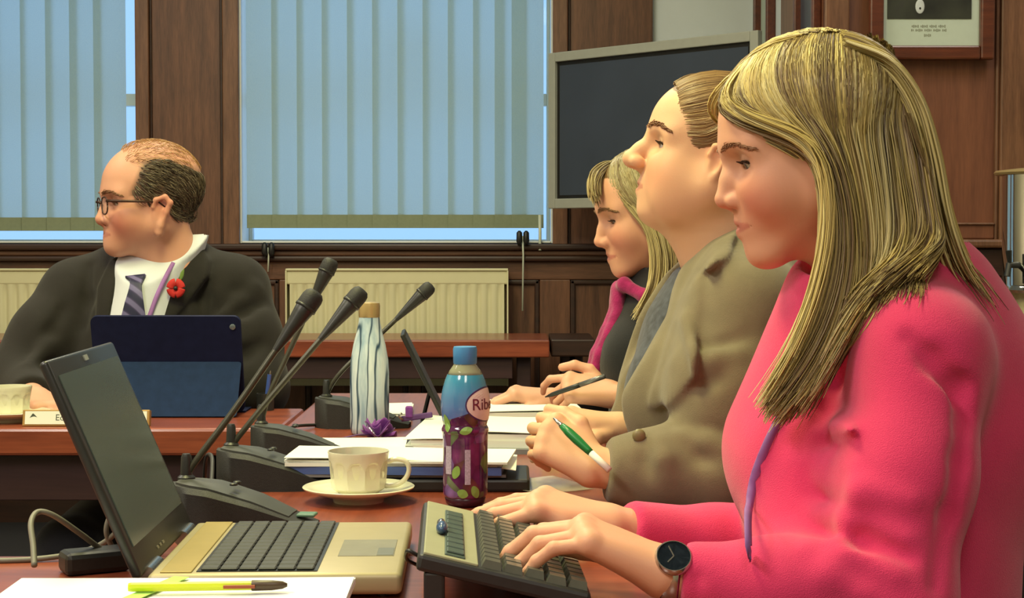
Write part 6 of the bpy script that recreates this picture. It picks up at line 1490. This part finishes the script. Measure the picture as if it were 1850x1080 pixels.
    for idx, ln, pal, r0 in ((c1, 0.030, [(84, 74, 58), (106, 94, 74), (134, 122, 100), (66, 57, 46)], 0.0008), (c2, 0.028, [(168, 128, 80), (150, 108, 66), (188, 150, 100)], 0.0005)):
        p = Lh[idx]; nrm = p - np.array([-0.004, 0, 0.03]); nrm /= np.linalg.norm(nrm, axis=1, keepdims=True)
        fl = np.stack([-np.ones(len(p)), 0 * p[:, 0], -0.75 + 1.2 * np.clip(p[:, 2] - 0.02, -0.1, 0.1) * 5], 1) + rs.normal(size=p.shape) * 0.16
        fl -= nrm * (fl * nrm).sum(1, keepdims=True); fl /= np.linalg.norm(fl, axis=1, keepdims=True)
        pts = np.stack([p - nrm * 0.001, p + nrm * 0.0035 + fl * ln * 0.35, p + nrm * 0.0035 + fl * ln * 0.7 - nrm * 0.12 * ln * 0.3, p + nrm * 0.001 + fl * ln - nrm * 0.25 * ln], 1)
        Ls.append((np.array(H.o) + H.s * (pts.reshape(-1, 3) @ H.R.T)).reshape(pts.shape)); pl = np.array([srgb(c) for c in pal]); Cs.append(pl[rs.randint(0, len(pl), len(p))]); Rs.append(np.tile([r0, r0, r0 * 0.8, r0 * 0.3], (len(p), 1)))
    put(strands('hair', np.concatenate(Ls), np.concatenate(Rs), np.concatenate(Cs), HAIRM, None), root)
    # shirt, jacket
    Sh = SDF((-1.05, 3.38, 0.60), (-0.48, 3.82, 1.10), 0.0045); torso(Sh, -0.004, False)
    nb, nt_ = P(280, 492, 3.61), H(-0.030, 0, -0.055)
    Sh.cone(nb, nt_, 0.092, 0.082, 0.012); Sh.cone(P(270, 510, 3.56), P(262, 580, 3.55), 0.07, 0.08, 0.03)
    fd = (H(0.02, 0.02, -0.3) - H(-0.05, 0.0, -0.06)).normalized()
    Sh.half(A3(P(249, 486, 3.525)), (-0.12, -1.0, 1.1), A3(H(0, 0, -0.05)) - 0.16, A3(H(0, 0, -0.05)) + 0.16)
    put(np_mesh('shirt', *Sh.mesh(), SHIRT), root)
    J = SDF((-1.20, 3.34, 0.58), (-0.40, 3.86, 1.10), 0.005); torso(J, 0.012)
    J.cone(P(300, 500, 3.68), P(300, 440, 3.68), 0.085, 0.080, 0.03)
    for W_, E_ in ((Wr, Er), (Wl, El)):
        c = W_ + (E_ - W_) * 0.22; J.chain([E_, c], [0.062, 0.046], 0.03); dd = (c - E_).normalized(); J.half(A3(c + dd * 0.012), A3(dd), A3(c) - 0.07, A3(c) + 0.07)
    J.cone(P(283, 462, 3.61), H(-0.01, 0, 0.0), 0.090, 0.094, 0.006, 'sub')
    pv = [P(a, b, 3.52) for a, b in ((222, 466), (338, 428), (346, 440), (268, 640), (196, 640))]
    J.prism_y([(p.x, p.z) for p in pv], 3.30, 3.60, 0.006)
    def crease(pts, r, dep, k, mode):
        q = [J.front_px(x, y, 3.5) for x, y in pts]; q = [A3(p) + np.array([0, (-dep if mode == 'sub' else dep), 0]) for p in q]; J.chain(q, [r * 0.4] + [r] * (len(q) - 2) + [r * 0.4], k, mode)
    for pts in ([(470, 500), (430, 530), (395, 560)], [(480, 545), (440, 560), (400, 585)], [(372, 480), (366, 540), (368, 600)], [(160, 480), (158, 540), (150, 590)], [(110, 560), (95, 600), (60, 640)], [(470, 620), (440, 640), (420, 650)]): crease(pts, 0.009, -0.002, 0.024, 'sub')
    for pts in ([(460, 518), (430, 545), (405, 570)], [(100, 600), (80, 630), (50, 660)]): crease(pts, 0.012, 0.006, 0.024, 'add')
    J.smooth(1); xz = lambda pts: [(P(a, b, 3.52).x, P(a, b, 3.52).z) for a, b in pts]
    J.raise_poly(xz([(338, 428), (372, 470), (372, 500), (330, 560), (268, 640), (272, 600)]), 3.3, 3.62, 0.011)
    J.raise_poly(xz([(216, 455), (196, 640), (176, 600), (172, 520), (190, 470)]), 3.3, 3.62, 0.011)
    J.smooth(1); put(np_mesh('jacket', *J.mesh(), SUIT), root)
    # tie and lanyard
    patch(Sh, [[(228, 498), (236, 502), (238, 512), (228, 545), (215, 590)], [(246, 496), (247, 504), (248, 514), (244, 548), (240, 592)], [(264, 494), (260, 504), (258, 514), (262, 548), (266, 592)]], 3.5, 0.006, 0.006, 9, 18, 'tie', TIE, root, 0.010)
    w3 = [Sh.front_px(a, b, 3.5, 0.004) for a, b in ((314, 474), (300, 500), (284, 534), (268, 578))]
    put(MB().tube([Vector(q) for q in spline(w3, 24)], 0.005, 6, flat=0.2, up=(0, -1, 0)).build('lanyard', MATS['lilac_ribbon'], None, True), root)
    legs(root, (-0.77, 3.70, 0.475), (0, -1, 0), 0.10); chair(-0.77, 3.74, -math.pi / 2, 'dark chair under the man in dark suit')
    return root, J, H
manp, MJ, MH = man()
# poppy
pp = MJ.front_px(322, 520, 3.5, 0.022)
o = empty('poppy', pp, label='red paper poppy with green leaf pinned on dark lapel', cat='poppy'); RED = mat('poppy_red', (196, 40, 36), 0.7, var=0.08); GRN = mat('poppy_green', (104, 132, 60), 0.7)
for k in range(4):
    a = math.radians(45 + 90 * k); m_ = MB()
    m_.grid(lambda u, v_: Vector(((0.003 + 0.017 * u) * math.cos(a + (v_ - 0.5) * (1.9 - 0.6 * u)), -0.003 - 0.003 * math.sin(math.pi * u) - 0.001 * (k % 2), (0.003 + 0.018 * u) * math.sin(a + (v_ - 0.5) * (1.9 - 0.6 * u)))), 6, 9, 0.0006); m_.build('petal', RED, o, True)
MB().sphere((0, -0.007, 0), (0.0045, 0.003, 0.0045), 12).build('centre', BLACKM, o, True)
m_ = MB(); m_.grid(lambda u, v_: Vector((0.006 + 0.012 * u + 0.006 * (v_ - 0.5) * math.sin(math.pi * u), 0.0, 0.012 + 0.030 * u - 0.004 * (v_ - 0.5) * math.sin(math.pi * u) * 2)), 8, 4, 0.0006); m_.build('leaf', GRN, o, True)
# spectacles
gl = empty('spectacles', MH(0.095, 0, 0), label='thin dark-rimmed spectacles worn by the man in the suit', cat='glasses'); gi = gl.location
RIM = mat('spectacle_rim', (62, 40, 32), 0.35, 0.3); LENS, nt, bs = newmat('spectacle_lens'); bs.inputs['Alpha'].default_value = 0.12; bs.inputs['Roughness'].default_value = 0.03
for y in (-1, 1):
    ring = [MH(0.108 - 0.10 * max(0, abs(yy) - 0.03) - 0.004, y * yy, zz) for yy, zz in [(0.034 + 0.024 * math.copysign(abs(math.cos(t)) ** 0.7, math.cos(t)), -0.006 + 0.0165 * math.copysign(abs(math.sin(t)) ** 0.8, math.sin(t))) for t in np.linspace(0, 2 * math.pi, 29)]]
    MB().tube([p - gi for p in ring], 0.0016, 6).build('rim', RIM, gl, True)
    mm = MB(); mm._add([p - gi for p in ring[:-1]], [list(range(28))]); mm.build('lens', LENS, gl)
    MB().tube([MH(0.103, y * 0.058, 0.003) - gi, MH(0.088, y * 0.073, 0.002) - gi, MH(0.045, y * 0.080, 0.0) - gi, MH(0.008, y * 0.082, -0.002) - gi, MH(-0.004, y * 0.080, -0.012) - gi], [0.003, 0.003, 0.0024, 0.002, 0.002], 6).build('temple', RIM, gl, True)
MB().tube([MH(0.1040, -0.0105, -0.001) - gi, MH(0.112, 0, 0.003) - gi, MH(0.1040, 0.0105, -0.001) - gi], 0.0016, 6).build('bridge', RIM, gl, True)
# ---------------------------------------------------------------- wristwatch on the pink woman's wrist
d = (PEn - PWn).normalized(); wc = PWn + d * 0.004
wt = empty('wristwatch', wc, label='dark-dialled wristwatch with steel band on the pink-sleeved wrist', cat='watch')
up = Vector((0, -0.75, 0.66)); up = (up - d * up.dot(d)).normalized(); sd = d.cross(up)
Rw = Matrix((d, sd, up)).transposed().to_4x4()
ring = [Vector((0, 0.0285 * math.cos(t), 0.0275 * math.sin(t))) for t in np.linspace(0, 2 * math.pi, 33)]
MB().tube([Rw @ p for p in ring], 0.0085, 8, cap=False, flat=0.22, up=(Rw @ Vector((0, 1, 0)))).build('band', STEEL, wt, True)
MB().lathe([(0, 0), (0.0165, 0), (0.0182, 0.002), (0.0182, 0.006), (0.0165, 0.0085), (0.0158, 0.0085), (0.0158, 0.007), (0, 0.007)], 32, M=Rw @ Matrix.Translation((0, 0, 0.0265))).build('case', STEEL, wt, 40)
MB().lathe([(0, 0.0075), (0.0157, 0.0075)], 32, M=Rw @ Matrix.Translation((0, 0, 0.0265))).build('dial', mat('watch_dial', (34, 44, 56), 0.12), wt)
for a, l in ((0.6, 0.009), (2.6, 0.012)):
    MB().box((-0.0006, 0, 0.0077), (0.0006, l, 0.0081), 0, Rw @ Matrix.Translation((0, 0, 0.0265)) @ Matrix.Rotation(a, 4, 'Z')).build('watch_hand', STEEL, wt)
